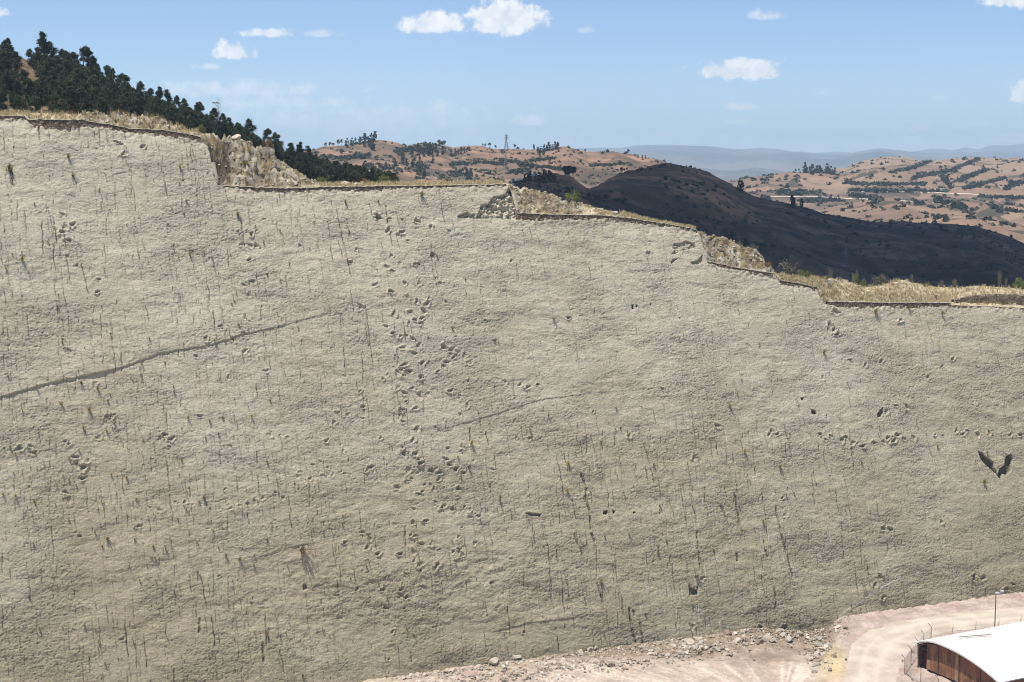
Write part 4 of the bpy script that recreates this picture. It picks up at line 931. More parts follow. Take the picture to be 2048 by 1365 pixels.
sky_trees = [(4,84,'leftmost eucalyptus on the hilltop, cut by the picture edge'),(22,90,'second eucalyptus from the left on the hilltop'),(64,98,'shorter eucalyptus just left of the tallest hilltop tree'),(76,96,'narrow eucalyptus touching the left side of the tallest one'),(88,63,'tallest spire-shaped eucalyptus on the hilltop'),
             (103,86,'broad eucalyptus touching the right side of the tallest one'),(119,99,'slim eucalyptus standing up between two broad crowns'),(135,104,'wide dark eucalyptus in the middle of the hilltop stand'),(152,106,'eucalyptus left of the round-headed tree on the hilltop'),(167,95,'round-headed eucalyptus, second highest on the hilltop'),
             (180,112,'eucalyptus on the falling right side of the round-headed tree'),(201,133,'thin eucalyptus starting the lower ridge row'),(215,133,'paired thin eucalyptus beside the first of the ridge row'),(228,139,'dense eucalyptus in the ridge row'),(242,147,'broad eucalyptus midway down the ridge row'),(257,150,'second broad eucalyptus midway down the ridge row'),
             (288,164,'eucalyptus with a forked top lower on the ridge'),(304,178,'low eucalyptus right of the forked one'),(319,174,'pointed tree left of a twin on the ridge'),(336,177,'pointed tree right of its twin on the ridge'),(352,192,'small round tree below the pointed twins'),(372,198,'bushy ridge tree above the pale rock mound'),(392,206,'ridge tree left of the radio mast'),
             (404,205,'round ridge tree close to the radio mast'),(428,217,'ridge tree hiding the foot of the radio mast'),(446,228,'ridge tree just right of the radio mast'),(462,236,'low ridge tree between the mast and the slender one'),(479,246,'bushy low ridge tree'),(500,239,'slender tree rising alone above the ridge'),(533,258,'round dark tree starting the lower line'),
             (553,266,'round dark tree second in the lower line'),(583,284,'pointed dark tree in the lower line'),(602,284,'tallest pointed tree of the lower line end'),(616,292,'pointed dark tree right of the tallest one of the line end'),(634,308,'small dark tree on the lower line end'),(655,316,'small dark tree above the boulders'),(672,320,'low dark tree near the line end'),
             (690,326,'low round tree near the end of the forest'),(712,332,'second to last dark tree of the forest'),(735,336,'last tall dark tree at the right end of the forest')]
for (x, yt, l) in sky_trees:
    yb = crest_y(x) + random.uniform(4, 10); lay_tree(FOREST, x, yb, yb - yt, 'cyp' if 318 < x < 340 or x > 570 or x == 88 else 'euc', l, None, random.uniform(1.15, 1.5) if x != 88 else 1.15)
cells = []
tries = 0
while len(cells) < 215 and tries < 40000:
    tries += 1
    x = random.uniform(-220, 790); yc = crest_y(x); ys = float(np.interp(x, xs_l, sil))
    q = random.random() ** .8; y = yc + 8 + q * (ys - yc + 12)
    if y < yc + 6: continue
    if x < 150 and random.random() < .35: continue
    if (x > 30 and x < 52 + (y - 110) * .5 and y < 205 and x > 24 + (y - 115) * .35): continue
    md = 14 if x < 330 else 9.5
    if any((x - a) ** 2 + ((y - b) * 1.4) ** 2 < md ** 2 for a, b in cells): continue
    cells.append((x, y))
for k in range(115):
    x = random.uniform(120, 780) if k < 70 else random.uniform(590, 800); cells.append((x, crest_y(x) + random.uniform(7, 20)))
cells.sort(key=lambda q: q[1])
for (x, y) in cells:
    hp = (random.uniform(46, 68) if x < 200 else random.uniform(38, 56) if x < 420 else random.uniform(32, 46)) 
    hp = min(hp, y - crest_y(x) + 30)
    kd = 'cyp' if x > 430 and random.random() < .6 else 'euc'
    if kd == 'euc': lab, gp = 'dark eucalyptus growing within the dense wood on the left hillside', 'eucalyptus trees of the hillside wood'
    else: lab, gp = 'dark pointed conifer in the wood running down towards the second ledge', 'conifers of the hillside wood'
    lay_tree(FOREST, x, y, hp, kd, lab, gp, random.uniform(1.15, 1.65))
# far trees: clumps (cx, cy, sx, sy, n, height px, layer, label)
def clump(lay, pts_, hp, kind, label, group):
    for (x, y) in pts_: lay_tree(lay, x, y, hp * random.uniform(.75, 1.25), kind, label, group, random.uniform(1.0, 1.4))
def blob(cx, cy, sx, sy, n): return [(random.gauss(cx, sx), cy + random.uniform(-sy, sy)) for _ in range(n)]
clump(BROWN, [(x, 296 - (x - 650) * .17 + 2) for x in (652, 660, 667, 676, 684)], 12, 'round', 'small umbrella-shaped tree in the row on the far left hilltop', 'umbrella-shaped trees on the far left hilltop')
clump(BROWN, [(x, 296 - (x - 690) * .2) for x in (694, 703, 712, 720, 728, 735, 742, 749)], 18, 'feuc', 'tall dark tree in the grove on the highest brown hilltop', 'tall trees of the hilltop grove')
clump(BROWN, blob(742, 300, 6, 5, 4), 16, 'feuc', 'dark tree on the slope just under the hilltop grove', 'trees under the hilltop grove')
clump(BROWN, blob(712, 318, 6, 3, 2) + [(683, 316)], 14, 'round', 'lone round tree on the grey slope below the hilltop grove', 'round trees on the grey slope')
clump(BROWN, blob(858, 312, 22, 12, 16), 17, 'feuc', 'dark tree of the wide wood spreading down the middle brown hill', 'trees of the wide wood on the middle hill')
clump(BROWN, blob(815, 330, 24, 10, 12), 14, 'feuc', 'dark tree at the lower left of the wide wood on the middle hill', 'trees at the lower left of the wide wood')
clump(BROWN, [(878, 296), (884, 297), (889, 297), (872, 297)], 13, 'round', 'round tree on the crest above the wide wood', 'crest trees above the wide wood')
clump(BROWN, [(912, 312), (917, 309), (922, 308), (928, 306), (934, 305), (938, 303), (904, 314)], 12, 'feuc', 'dark tree in the slanting row right of the wide wood', 'trees of the slanting row')
clump(BROWN, [(965, 295), (971, 296), (979, 296), (990, 298)], 9, 'round', 'tiny crest tree left of the hilltop pylon', 'crest trees left of the hilltop pylon')
clump(BROWN, [(1029, 299)], 8, 'round', 'single small crest tree right of the hilltop pylon', None)
clump(BROWN, [(1068, 300)], 11, 'feuc', 'single pointed crest tree left of the dark grove', None)
clump(BROWN, [(1077, 308), (1082, 306), (1088, 304), (1093, 303), (1099, 302), (1105, 301), (1111, 300), (1115, 299), (1080, 314), (1086, 311)], 14, 'feuc', 'dark tree of the grove beside the rounded brown knoll', 'trees of the grove beside the knoll')
clump(BROWN, [(1171, 306)], 7, 'round', 'tiny round bush-like tree on the saddle right of the knoll', None)
clump(BROWN, [(1252, 311), (1257, 311)], 10, 'round', 'round tree in the pair on the ridge before the blue mountains', 'pair of ridge trees before the blue mountains')
clump(BROWN, [(1277, 316), (1284, 317), (1291, 318)], 8, 'feuc', 'small tree in the trio at the end of the brown ridge', 'trio of small trees at the end of the ridge')
clump(BROWN, [(840, 362), (846, 358), (850, 352), (838, 352)], 18, 'feuc', 'blue green tree standing low behind the second ledge', 'trees low behind the second ledge')
clump(BROWN, [(935, 360), (940, 362)], 20, 'feuc', 'paired dark tree behind the middle of the second ledge', 'pair of trees behind the second ledge')
clump(BROWN, [(981, 352), (990, 352)], 10, 'round', 'small round tree left of the pale bend of road', 'small round trees left of the road bend')
clump(BROWN, [(1061, 338)], 12, 'feuc', 'single tree above the dark grove by the road', None)
clump(DARK, blob(1135, 356, 10, 6, 9), 22, 'round', 'broad dark tree in the clump at the left foot of the shaded hill', 'broad trees at the left foot of the shaded hill')
clump(DARK, [(1050, 366), (1058, 364), (1070, 366), (1078, 364), (1086, 362), (1092, 366), (1100, 364), (1108, 368)], 20, 'feuc', 'dark tree in the shaded row beside the road bend', 'trees of the shaded row beside the road bend')
clump(DARK, [(1242, 348), (1248, 346), (1254, 344)], 11, 'round', 'tree on the left shoulder of the shaded hill', 'trees on the left shoulder of the shaded hill')
clump(DARK, [(1178, 402), (1190, 404), (1212, 406), (1120, 392), (1135, 396)], 15, 'round', 'shaded round tree behind the broken rock patch', 'shaded round trees behind the broken rock patch')
clump(DARK, [(1478, 383), (1483, 384)], 22, 'feuc', 'tall dark tree at the right flank of the shaded hill', 'pair of tall trees on the right flank')
clump(DARK, [(1584, 412), (1588, 414), (1603, 415)], 20, 'feuc', 'dark tree at the edge of the sunlit fields', 'dark trees at the edge of the sunlit fields')
clump(TANH, [(1608, 352), (1613, 352), (1619, 353), (1625, 352), (1632, 354), (1640, 354), (1648, 354), (1654, 354), (1661, 353), (1667, 352), (1612, 346), (1636, 350), (1655, 350)], 19, 'feuc', 'dark tall tree of the grove on the left end of the tan hills', 'trees of the grove on the tan hills')
clump(TANH, [(1590, 344), (1598, 344)], 8, 'round', 'small tree left of the grove on the tan hills', 'small trees left of the grove')
clump(TANH, [(1967, 342)], 15, 'feuc', 'upright dark tree high on the terraced field at right', None)
clump(TANH, [(1995, 340)], 11, 'round', 'round dark tree right of the upright one on the terraced field', None)
clump(TANH, [(1898, 362), (1893, 368)], 14, 'round', 'grey green tree in the gully of the tan hills', 'trees in the gully of the tan hills')
print('trees', NT[0])
# hedgerow scrub on the far hills: one mass per hill
def scrub(lay, name, n, mask, size, label, lines=()):
    V = []; r = np.random.default_rng(77); Pf = lay.front.reshape(-1, 3); idx = r.integers(0, len(Pf), n * 6); P_ = Pf[idx]; mk = mask(P_[:, 0], P_[:, 1], lay.X.ravel()[idx], lay.Y.ravel()[idx]); P_ = P_[mk][:n]
    for ln in lines:
        q = dens(ln[1:], 26); P_ = np.concatenate([P_] + [np.array([lay.place(x + r.normal() * 1.5, y + r.normal() * ln[0])]) for x, y in q for _ in range(3)])
    m_ = len(P_); k = 16; d = r.normal(size=(m_, k, 3)); d /= np.linalg.norm(d, axis=2)[..., None]; s = size * r.uniform(.5, 1.5, m_)[:, None, None]
    c_ = P_[:, None] + d * s * np.array([1, 1, .6]) + np.array([0, 0, 1]) * s * .4
    a = r.normal(size=(m_, k, 3)) * s * .5; b_ = r.normal(size=(m_, k, 3)) * s * .35
    V = np.stack([c_ - a, c_ - b_, c_ + a, c_ + b_], 2).reshape(-1, 3)
    me = mesh_np(name, V, np.arange(len(V)).reshape(-1, 4), M_far_leaf); return tag(link(name, me), label, 'scrub', kind='stuff')
def br_mask(X, Y, px, py):
    idv, e = fields(X, Y, 170, 55, .3, 152); return ((e < 5) | (fbm(X / 35 + 3, Y / 35, 4, 160, .65) > .2)) & (py < 372)
scrub(BROWN, 'hillside_scrub', 1000, br_mask, 1.0, 'grey green scrub dotting the brown hills in the middle distance', [
    (2,(640,315),(700,318),(740,312)), (5,(730,330),(790,340),(850,335)), (1.5,(900,330),(960,326),(1010,330)), (1.5,(1000,322),(1040,326)), (1.5,(1040,332),(1100,336),(1130,340)), (4,(900,345),(940,350)), (3,(790,305),(830,300)), (1.2,(1060,322),(1110,318)), (1.2,(1180,332),(1240,330)), (2,(1020,345),(1060,342))])
def tn_mask(X, Y, px, py):
    idv, e = fields(X, Y, 330, 100, .55, 202, 60); return ((e < 9) | (fbm(X / 40 + 3, Y / 40, 4, 210, .7) > .3)) & (py < 460)
scrub(TANH, 'hedgerow_scrub', 1500, tn_mask, 1.9, 'dark scrub and hedgerows lining the terraced tan fields', [
    (1,(1780,346),(1820,338),(1860,324)), (1,(1825,358),(1860,350),(1900,344),(1930,330),(1958,319)), (1.2,(1690,367),(1760,370),(1850,369)), (1,(1920,363),(1945,352),(1975,341)), (1,(1930,379),(1970,368),(2010,357)),
    (.8,(1700,382),(1780,384),(1890,384)), (.8,(1960,395),(2048,397)), (1,(1990,419),(2060,426)), (4,(1882,350),(1900,372)), (4,(1870,400),(1900,408),(1930,418)), (1.5,(1560,388),(1640,386)), (2,(1700,392),(1760,400)), (1.5,(2010,378),(2060,362)), (1,(1600,404),(1680,402)), (3,(1470,392),(1540,398))])
scrub(DARK, 'valley_scrub', 1300, lambda X, Y, px, py: (fbm(X / 55, Y / 55, 3, 183) > .05) & (py < 560), .6, 'low scrub on the shaded hill and valley side')
# ---------- far roads draped on hills
def drape(lay, pl, w, name, mat):
    q = dens(pl, 10); pts_ = np.array([lay.place(x, y) for x, y in q])
    for _ in range(2): pts_[1:-1] = (pts_[:-2] + pts_[1:-1] * 2 + pts_[2:]) / 4
    tg = np.gradient(pts_, axis=0); tg[:, 2] = 0; tg /= np.linalg.norm(tg, axis=1)[:, None] + 1e-9; nn_ = np.stack([tg[:, 1], -tg[:, 0], 0 * tg[:, 0]], 1)
    V = np.stack([pts_ + nn_ * w + [0, 0, .1], pts_ + [0, 0, .5], pts_ - nn_ * w + [0, 0, .9]]); me = mesh_np(name, V, grid_quads(3, len(pts_)), mat); return tag(link(name, me), kind='structure')
M_track = simple('pale_track', (.50, .44, .35), (.62, .56, .46), .1)
drape(TANH, [(1500,394),(1560,394),(1620,394),(1680,397),(1740,400)], 1.1, 'hill_road', M_track)
drape(TANH, [(1720,384),(1780,385),(1850,385),(1920,388),(1990,393),(2060,396)], 1.0, 'hill_road', M_track)
drape(TANH, [(1800,402),(1860,406),(1900,406),(1950,410),(1990,418),(2040,420),(2100,424)], 1.3, 'hill_road', M_track)
drape(DARK, [(1026,372),(1030,362),(1040,357),(1054,355),(1068,351)], 1.2, 'bend_road', simple('pale_bend', (.62, .56, .44), (.72, .66, .54), .2))
# ---------- bushes along the ledges
def leaf_m2(name, a, b_): return leaf_mat(name, a, b_, .3)
BM = {'green': leaf_m2('olive_bush', (.10, .12, .035), (.22, .23, .08)), 'dry': leaf_m2('straw_bush', (.26, .20, .09), (.42, .34, .17)), 'rust': leaf_m2('rust_bush', (.16, .10, .05), (.30, .19, .09)), 'grey': leaf_m2('twiggy_bush', (.13, .11, .07), (.24, .21, .14))}
BUSH = {}
for k, mm in BM.items():
    BUSH[k] = []
    for v in range(3):
        r = np.random.default_rng(600 + v); n_ = 12; a = r.uniform(0, 6.28, n_); q = r.uniform(0, .75, n_)
        cs = np.stack([np.cos(a) * q, np.sin(a) * q, r.uniform(.25, 1.0, n_) * (1.15 - q * .6)], 1)
        V, Q_ = leaf_cloud({'green': 1500, 'dry': 1100, 'rust': 1100, 'grey': 420}[k], cs, r.uniform(.2, .42, n_), .055, 610 + v, 1.0, .2); me = mesh_np('foliage', V, Q_, mm)
        tb = MB()
        for c_ in cs[:9]: tb.tube([(0, 0, -.2), tuple(c_ * np.array([.4, .4, .5])), tuple(c_)], [.03, .02, .008], 4)
        st = bpy.data.meshes.new('stems'); st.from_pydata([tuple(p) for p in tb.v], [], tb.f); st.materials.append(M_bark); BUSH[k].append((me, st))
def bush(p, w, h, kind, label, group=None):
    fo, st = random.choice(BUSH[kind]); o = empty('bush', p, random.uniform(0, 6.28)); o.scale = (w / 2, w / 2, h / 1.25); link('foliage', fo, o); link('stems', st, o); return tag(o, label, 'bush', group)
for (x, t_, w, h, k, l) in [(112,1,22,14,'green','yellow green bush left of the rust coloured one on the top ledge'),(145,1,20,12,'rust','small rust bush on the top ledge'),(178,1,16,8,'green','small green tuft bush between the rust bushes'),(243,1,34,14,'rust','widest rust brown bush on the top ledge'),(310,1,22,16,'green','olive bush at the top right of the pale mound'),
    (400,1,26,22,'green','olive bush above the end of the top wall'),(540,1,34,26,'rust','reddish dry bush at the forest edge above the rubble slope'),(487,.45,22,14,'green','yellow green bush low on the steep rubble slope'),(520,.9,22,18,'grey','grey bush clinging to the top of the rubble slope'),
    (640,.9,30,16,'green','green bush at the foot of the rubble slope'),(662,.8,22,12,'green','second green bush from the slope foot on the second ledge'),(685,1,24,13,'green','third green bush on the second ledge'),(728,1,34,16,'rust','low reddish bush on the second ledge'),(768,1,34,24,'green','tallest green bush on the second ledge'),
    (792,.9,24,14,'green','dark green bush next to the tallest one on the second ledge'),(820,.9,18,9,'dry','straw coloured bush right of the tall green ones'),(840,.9,14,8,'green','small green bush midway on the second ledge'),(897,.9,22,14,'green','dense green bush in the right half of the second ledge'),(868,.9,18,8,'rust','small rust bush in the right half of the second ledge'),
    (912,.8,16,9,'dry','small straw bush beside the dense green one'),(965,.9,18,10,'grey','grey bush near the right end of the second ledge'),(1002,.9,26,16,'grey','twiggy bush at the right end of the second ledge'),
    (1150,.95,44,26,'green','big bright yellow green bush beside the broken rock patch'),(1200,.8,20,9,'dry','dry bush on the slope behind the brown wall'),(1236,.9,18,9,'green','green bush behind the thin part of the wall'),(1252,.9,14,8,'dry','small dry bush behind the thin wall'),(1285,.7,20,8,'green','first bush along the thin sloping wall'),(1322,.6,20,8,'green','second bush along the thin sloping wall'),(1262,.5,12,6,'rust','tiny rust bush behind the thin wall'),
    (1418,.95,26,10,'green','green bush at the top left of the pale rubble slope'),(1440,.95,18,9,'dry','dry bush at the top of the pale rubble slope'),(1480,.95,34,22,'grey','tall grey bush on the crest of the pale rubble slope'),(1503,.95,30,18,'grey','grey bush right of the tallest on the crest'),(1470,.5,18,10,'green','olive bush amid the pale rubble slope'),(1445,.55,16,9,'rust','brown bush amid the pale rubble slope'),(1512,.5,24,12,'rust','brown bush on the right part of the rubble slope'),(1535,.5,24,16,'rust','brown bush at the lower right of the rubble slope'),
    (1572,.95,60,46,'grey','large twiggy grey bush against the dark valley'),(1604,.95,38,26,'green','bright green bush against the dark valley'),(1650,1,30,12,'green','low green bush on the left gravel mound'),(1660,1,14,26,'grey','thin stalky plant on the left gravel mound'),(1712,1,18,34,'green','upright green bush between the two gravel mounds'),(1728,1,20,22,'green','lower green bush between the two gravel mounds'),
    (1748,1,16,30,'grey','leaning twiggy plant left of the right gravel mound'),(1765,1,36,30,'grey','spreading twiggy plant on the right gravel mound'),(1822,1,12,24,'grey','thin plant right of the right gravel mound'),(1856,1,14,14,'green','small green bush on the grass terrace'),(1882,1,16,22,'grey','thin twiggy plant left of the terrace post'),(1908,1,22,22,'grey','thin twiggy plant right of the terrace post'),(1912,1,18,12,'green','green plant on the straw terrace beyond the post'),
    (1998,1,11,42,'grey','tallest thin stalk on the terrace at far right'),(2012,1,10,26,'grey','shorter thin stalk on the terrace at far right'),(2036,1,40,28,'green','bright green bush cut by the right picture edge'),(1330,.9,14,8,'dry','small dry bush near the dark valley edge')]:
    p = rim_pt(x, min(t_, 1.0)); bush(p - np.array([0, 0, .15]), w / F * p[1], h / F * p[1], k, l)
# dry grass on the ledges
def grass(name, n, regions, size, mat, label):
    r = np.random.default_rng(88); V = []
    for k in range(n):
        xa, xb, ta, tb_ = regions[int(r.integers(0, len(regions)))]; p = rim_pt(r.uniform(xa, xb), r.uniform(ta, tb_))
        for b_ in range(9):
            a = r.uniform(0, 6.28); h = size * r.uniform(.5, 1.3); l = np.array([math.cos(a), math.sin(a), 0]); q = p + l * r.uniform(0, .15); tip = q + l * h * r.uniform(.2, .7) + np.array([0, 0, h]); sd = np.cross(l, [0, 0, 1.0]) * .035
            V += [q - sd, q + sd, tip + sd * .3, tip - sd * .3]
    me = mesh_np(name, np.array(V), np.arange(len(V)).reshape(-1, 4), mat); return tag(link(name, me), label, 'grass', kind='stuff')
grass('dry_grass', 5200, [(1655,1900,.02,.7),(1655,2100,.1,1),(1700,1900,.02,.5),(640,1005,.05,1),(640,1005,.05,1),(0,400,.1,1),(1560,1650,.1,1),(1240,1390,.1,1),(1700,2100,.1,1)], .55, leaf_m2('straw', (.38, .31, .165), (.58, .49, .30)), 'straw yellow grass growing along the ledges above the slab')
# ---------- tufts rooted in the slab's cracks
def tuft_mesh(seed, n, L, mat):
    r = np.random.default_rng(seed); V = []
    for k in range(n):
        a = r.uniform(0, 6.28); sp_ = r.uniform(0, .75); d = np.array([math.cos(a) * sp_, 1.0, math.sin(a) * sp_ + .35]); d /= np.linalg.norm(d); l = L * r.uniform(.5, 1.1)
        sd = np.cross(d, r.normal(size=3)); sd = sd / np.linalg.norm(sd) * .022
        m1 = d * l * .55 + np.array([0, 0, .05 * l]); e = d * l + np.array([0, 0, -.25 * l * r.uniform(.2, 1)])
        o_ = np.array([r.uniform(-.1, .1), 0, r.uniform(-.15, .15)])
        V += [o_ - sd, o_ + sd, o_ + m1 + sd, o_ + m1 - sd, o_ + m1 - sd, o_ + m1 + sd, o_ + e + sd * .2, o_ + e - sd * .2]
    return mesh_np('tuft', np.array(V), np.arange(len(V)).reshape(-1, 4), mat)
MT = {'gold': leaf_m2('golden_tuft', (.30, .26, .07), (.46, .38, .12)), 'olive': leaf_m2('olive_tuft', (.20, .18, .07), (.33, .29, .13)), 'brown': leaf_m2('brown_tuft', (.20, .15, .09), (.36, .28, .17))}
TM = {k: [tuft_mesh(700 + i, 46, 1.0, mm) for i in range(4)] for k, mm in MT.items()}
def wall_obj(me, name, x, y, s, sv=1.0):
    uu, v = wall_uv(np.array(float(x)), np.array(float(y))); i = int(np.clip((float(uu) - us[0]) / STEP, 0, nc - 1)); j = int(np.clip((float(v) - vs[0]) / STEP, 0, nr - 1))
    p = P[j, i]; o = link(name, me); o.matrix_world = rotm((U3, N3, V3), p, (s, s, s * sv)); return o
def tuft(x, y, s, kind, label, group=None, sv=1.0):
    return tag(wall_obj(random.choice(TM[kind]), 'grass_tuft', x, y, s, sv), label, 'grass tuft', group)
for (x, y, s, k, l) in [(45,521,1.1,'gold','golden tuft high on the left part of the slab with a wide shadow'),(605,1104,2.2,'brown','largest dry brown tuft on the slab casting a long dark shadow'),(178,820,1.0,'gold','bright golden tuft left of the round pit with two rims'),(124,810,.8,'gold','golden tuft left of the brightest one near the long ledge'),(166,856,.8,'gold','golden tuft above the row of prints at left'),
    (214,862,.7,'gold','golden tuft right of the round pit'),(196,778,.8,'olive','olive tuft just under the diagonal ledge'),(163,767,.8,'olive','olive tuft touching the diagonal ledge'),(503,834,.8,'gold','golden tuft in the lower left middle of the slab'),(376,836,.8,'gold','golden tuft right of the round pit on bare rock'),(20,896,.7,'gold','leftmost golden tuft at the slab edge'),
    (30,908,.7,'gold','golden tuft right of the leftmost one'),(138,918,.7,'gold','golden tuft touching the cluster of big prints'),(32,993,.8,'gold','low golden tuft near the left edge'),(70,1005,.8,'gold','golden tuft above the row of low prints'),(253,957,.7,'gold','golden tuft in the lower left with a short shadow'),(222,949,.6,'gold','paired golden tuft in the lower left'),(408,998,1.0,'brown','brown tuft beside the wandering line of prints'),
    (216,1080,1.0,'brown','brown tuft low on the left'),(452,1112,.9,'brown','pale brown tuft left of the largest dry tuft'),(480,1120,1.1,'olive','thin tuft with a blurry shadow left of the largest one'),(532,1267,.9,'brown','light brown tuft beside the crack near the bottom'),(605,1352,.9,'brown','brown tuft at the bottom edge of the picture'),(942,888,1.3,'gold','golden tuft below a dark crack casting the longest thin shadow'),
    (938,936,1.0,'brown','orange tuft beneath the golden one in the middle'),(1135,928,1.0,'gold','golden tuft in the middle of the lower slab'),(1134,983,1.0,'gold','golden tuft below its twin in the middle of the lower slab'),(1458,812,1.1,'gold','golden tuft right of the centre above the cracked zone'),(1201,1163,1.1,'gold','golden tuft on the long open crack'),(1306,930,.8,'brown','brown tuft in the cracked zone'),
    (1487,903,1.0,'gold','golden tuft at the top of the dense cracks'),(1648,706,1.2,'olive','dark olive tuft at the right of the slab under the ledge end'),(1750,624,1.4,'olive','dark tuft hanging under the lowest wall'),(1882,628,1.1,'olive','dark tuft under the terrace post'),(1816,616,1.1,'olive','short dark tuft between two others under the lowest wall'),(1972,906,.8,'gold','small golden tuft by the big notch'),(1875,893,.9,'gold','small golden tuft left of the big notch'),
    (1968,965,1.3,'olive','sparse olive tuft below the big notch'),(1560,935,1.0,'olive','olive tuft amid the dense cracks'),(1148,1070,1.0,'olive','olive tuft left of the long open crack'),(1525,1045,1.0,'olive','olive tuft right of the dense cracks'),(1394,1155,1.2,'olive','dark olive tuft above the U-shaped hollow'),(690,405,.9,'olive','olive tuft just below the second wall at left'),(842,392,1.2,'olive','olive tuft hanging under the middle of the second wall'),
    (475,430,1.2,'olive','olive tuft below the rubble slope foot'),(360,335,.9,'gold','golden tuft high on the slab under the top wall'),(137,315,1.1,'olive','tall olive tuft in the upper left'),(146,352,1.1,'olive','second tall olive tuft in the upper left'),(20,340,1.8,'olive','long dark tuft streak near the left edge'),(380,510,.9,'gold','golden tuft in the upper left half'),(1107,640,.7,'brown','pale brown tuft above centre right'),(905,658,.7,'gold','small golden tuft near the dense prints')]:
    tuft(x, y, s, k, l)
n_ = 0
while n_ < 235:
    x = random.choice([random.uniform(0, 680), random.uniform(0, 420), random.uniform(300, 1000), random.uniform(1050, 1750)]); y = random.uniform(300, 1330) if x < 420 else random.uniform(400, 1290)
    if x > 1000 and y < 760: continue
    if y > 1352 - (x - 800) * .14: continue
    if float(fbm(x / 160, y / 130, 2, 801)) < -.25: continue
    k = random.choice(['gold', 'olive', 'olive', 'olive', 'brown'] if x < 500 else ['olive', 'olive', 'brown'])
    side = 'left part' if x < 700 else 'cracked lower middle'
    tuft(x, y, random.choice([.25, .35, .45, .6]), k, {'gold': 'small golden grass tuft', 'olive': 'small olive grass tuft', 'brown': 'small brown grass tuft'}[k] + ' rooted in a vertical crack of the slab', f'small {k} tufts rooted in the slab cracks'); n_ += 1
# iron pegs of the slab
M_iron = simple('rusty_iron', (.10, .06, .04), (.20, .12, .08), 3, .6)
M_galv = simple('grey_steel', (.28, .28, .27), (.42, .42, .40), 4, .5, metal=.4)
# ---------- terrace post
p = rim_pt(1872, .25); o = MB().box((0, 0, .45), (.28, .28, 1.3)).tube([(0, 0, 1.1), (0, 0, 1.16)], [.16, .1], 6).build('wooden_post', simple('old_wood', (.16, .10, .07), (.28, .19, .13), 3)); o.location = p; tag(o, 'short dark wooden post standing alone on the straw grass terrace', 'post')
# ---------- pylons and mast
def pylon(p, h, label, mat, thick=.12):
    o = empty('pylon', p, .3); tag(o, label, 'pylon')
    b = MB(); w0 = h * .13; w1 = h * .03
    for sx in (-1, 1):
        for sy in (-1, 1): b.tube([(sx * w0, sy * w0, 0), (sx * w1, sy * w1, h * .62), (sx * w1, sy * w1, h * .95), (0, 0, h)], thick, 4)
    lv = [0, .16, .3, .42, .53, .62, .72, .82, .92]
    for i in range(len(lv) - 1):
        wa = w0 + (w1 - w0) * min(1, lv[i] / .62); wb = w0 + (w1 - w0) * min(1, lv[i + 1] / .62)
        for (a1, a2) in (((-1, -1), (1, -1)), ((1, -1), (1, 1)), ((1, 1), (-1, 1)), ((-1, 1), (-1, -1))):
            b.tube([(a1[0] * wa, a1[1] * wa, lv[i] * h), (a2[0] * wb, a2[1] * wb, lv[i + 1] * h)], thick * .6, 3); b.tube([(a2[0] * wa, a2[1] * wa, lv[i] * h), (a1[0] * wb, a1[1] * wb, lv[i + 1] * h)], thick * .6, 3)
    b.build('lattice_tower', mat, o)
    for zf, ww in ((.68, .2), (.79, .16), (.9, .12)):
        c_ = MB(); c_.tube([(-h * ww, 0, h * zf), (0, 0, h * (zf + .035)), (h * ww, 0, h * zf)], thick * .8, 4).tube([(-h * ww, 0, h * zf), (h * ww, 0, h * zf)], thick * .8, 4); c_.build('cross_arm', mat, o)
    return o
M_pyl = simple('pylon_steel', (.22, .22, .23), (.32, .32, .33), 1, .6)
p = BROWN.place(1013, 300); pylon(p, 31 / F * p[1], 'lattice pylon standing on the crest of the brown hills', M_pyl, .16)
p = BROWN.place(1011, 341); pylon(p, 36 / F * p[1], 'lattice pylon on the brown slope straight below the crest pylon', M_pyl, .09)
p = BROWN.place(863, 366); pylon(p, 34 / F * p[1], 'faint lattice pylon left on the slope below the wide wood', M_pyl, .05)
p = DARK.place(1692, 535); pylon(p, 44 / F * p[1], 'faint lattice pylon down in the shaded valley', M_pyl, .03)
p = FOREST.place(438, crest_y(438) + 3); h = (crest_y(438) - 195) / F * p[1]
o = empty('radio_mast', p); tag(o, 'thin radio mast with a cross bar rising above the ridge trees', 'mast')
MB().tube([(0, 0, -1), (0, 0, h)], [.12, .05], 6).build('pole', M_pyl, o)
MB().tube([(-1.4, 0, h * .86), (.5, 0, h * .86)], .1, 4).tube([(-.9, 0, h * .84), (0, 0, h * .72)], .05, 4).build('cross_bar', M_pyl, o)
MB().box((-1.2, 0, h * .88), (.5, .4, .22)).box((-.4, 0, h * .88), (.5, .4, .22)).build('antenna', M_pyl, o)
MB().tube([(.5, 0, h * .5), (.5, 0, h * .97)], .03, 4).tube([(-.3, 0, h * .3), (-.3, 0, h * .9)], .03, 4).build('whip_antenna', M_pyl, o)
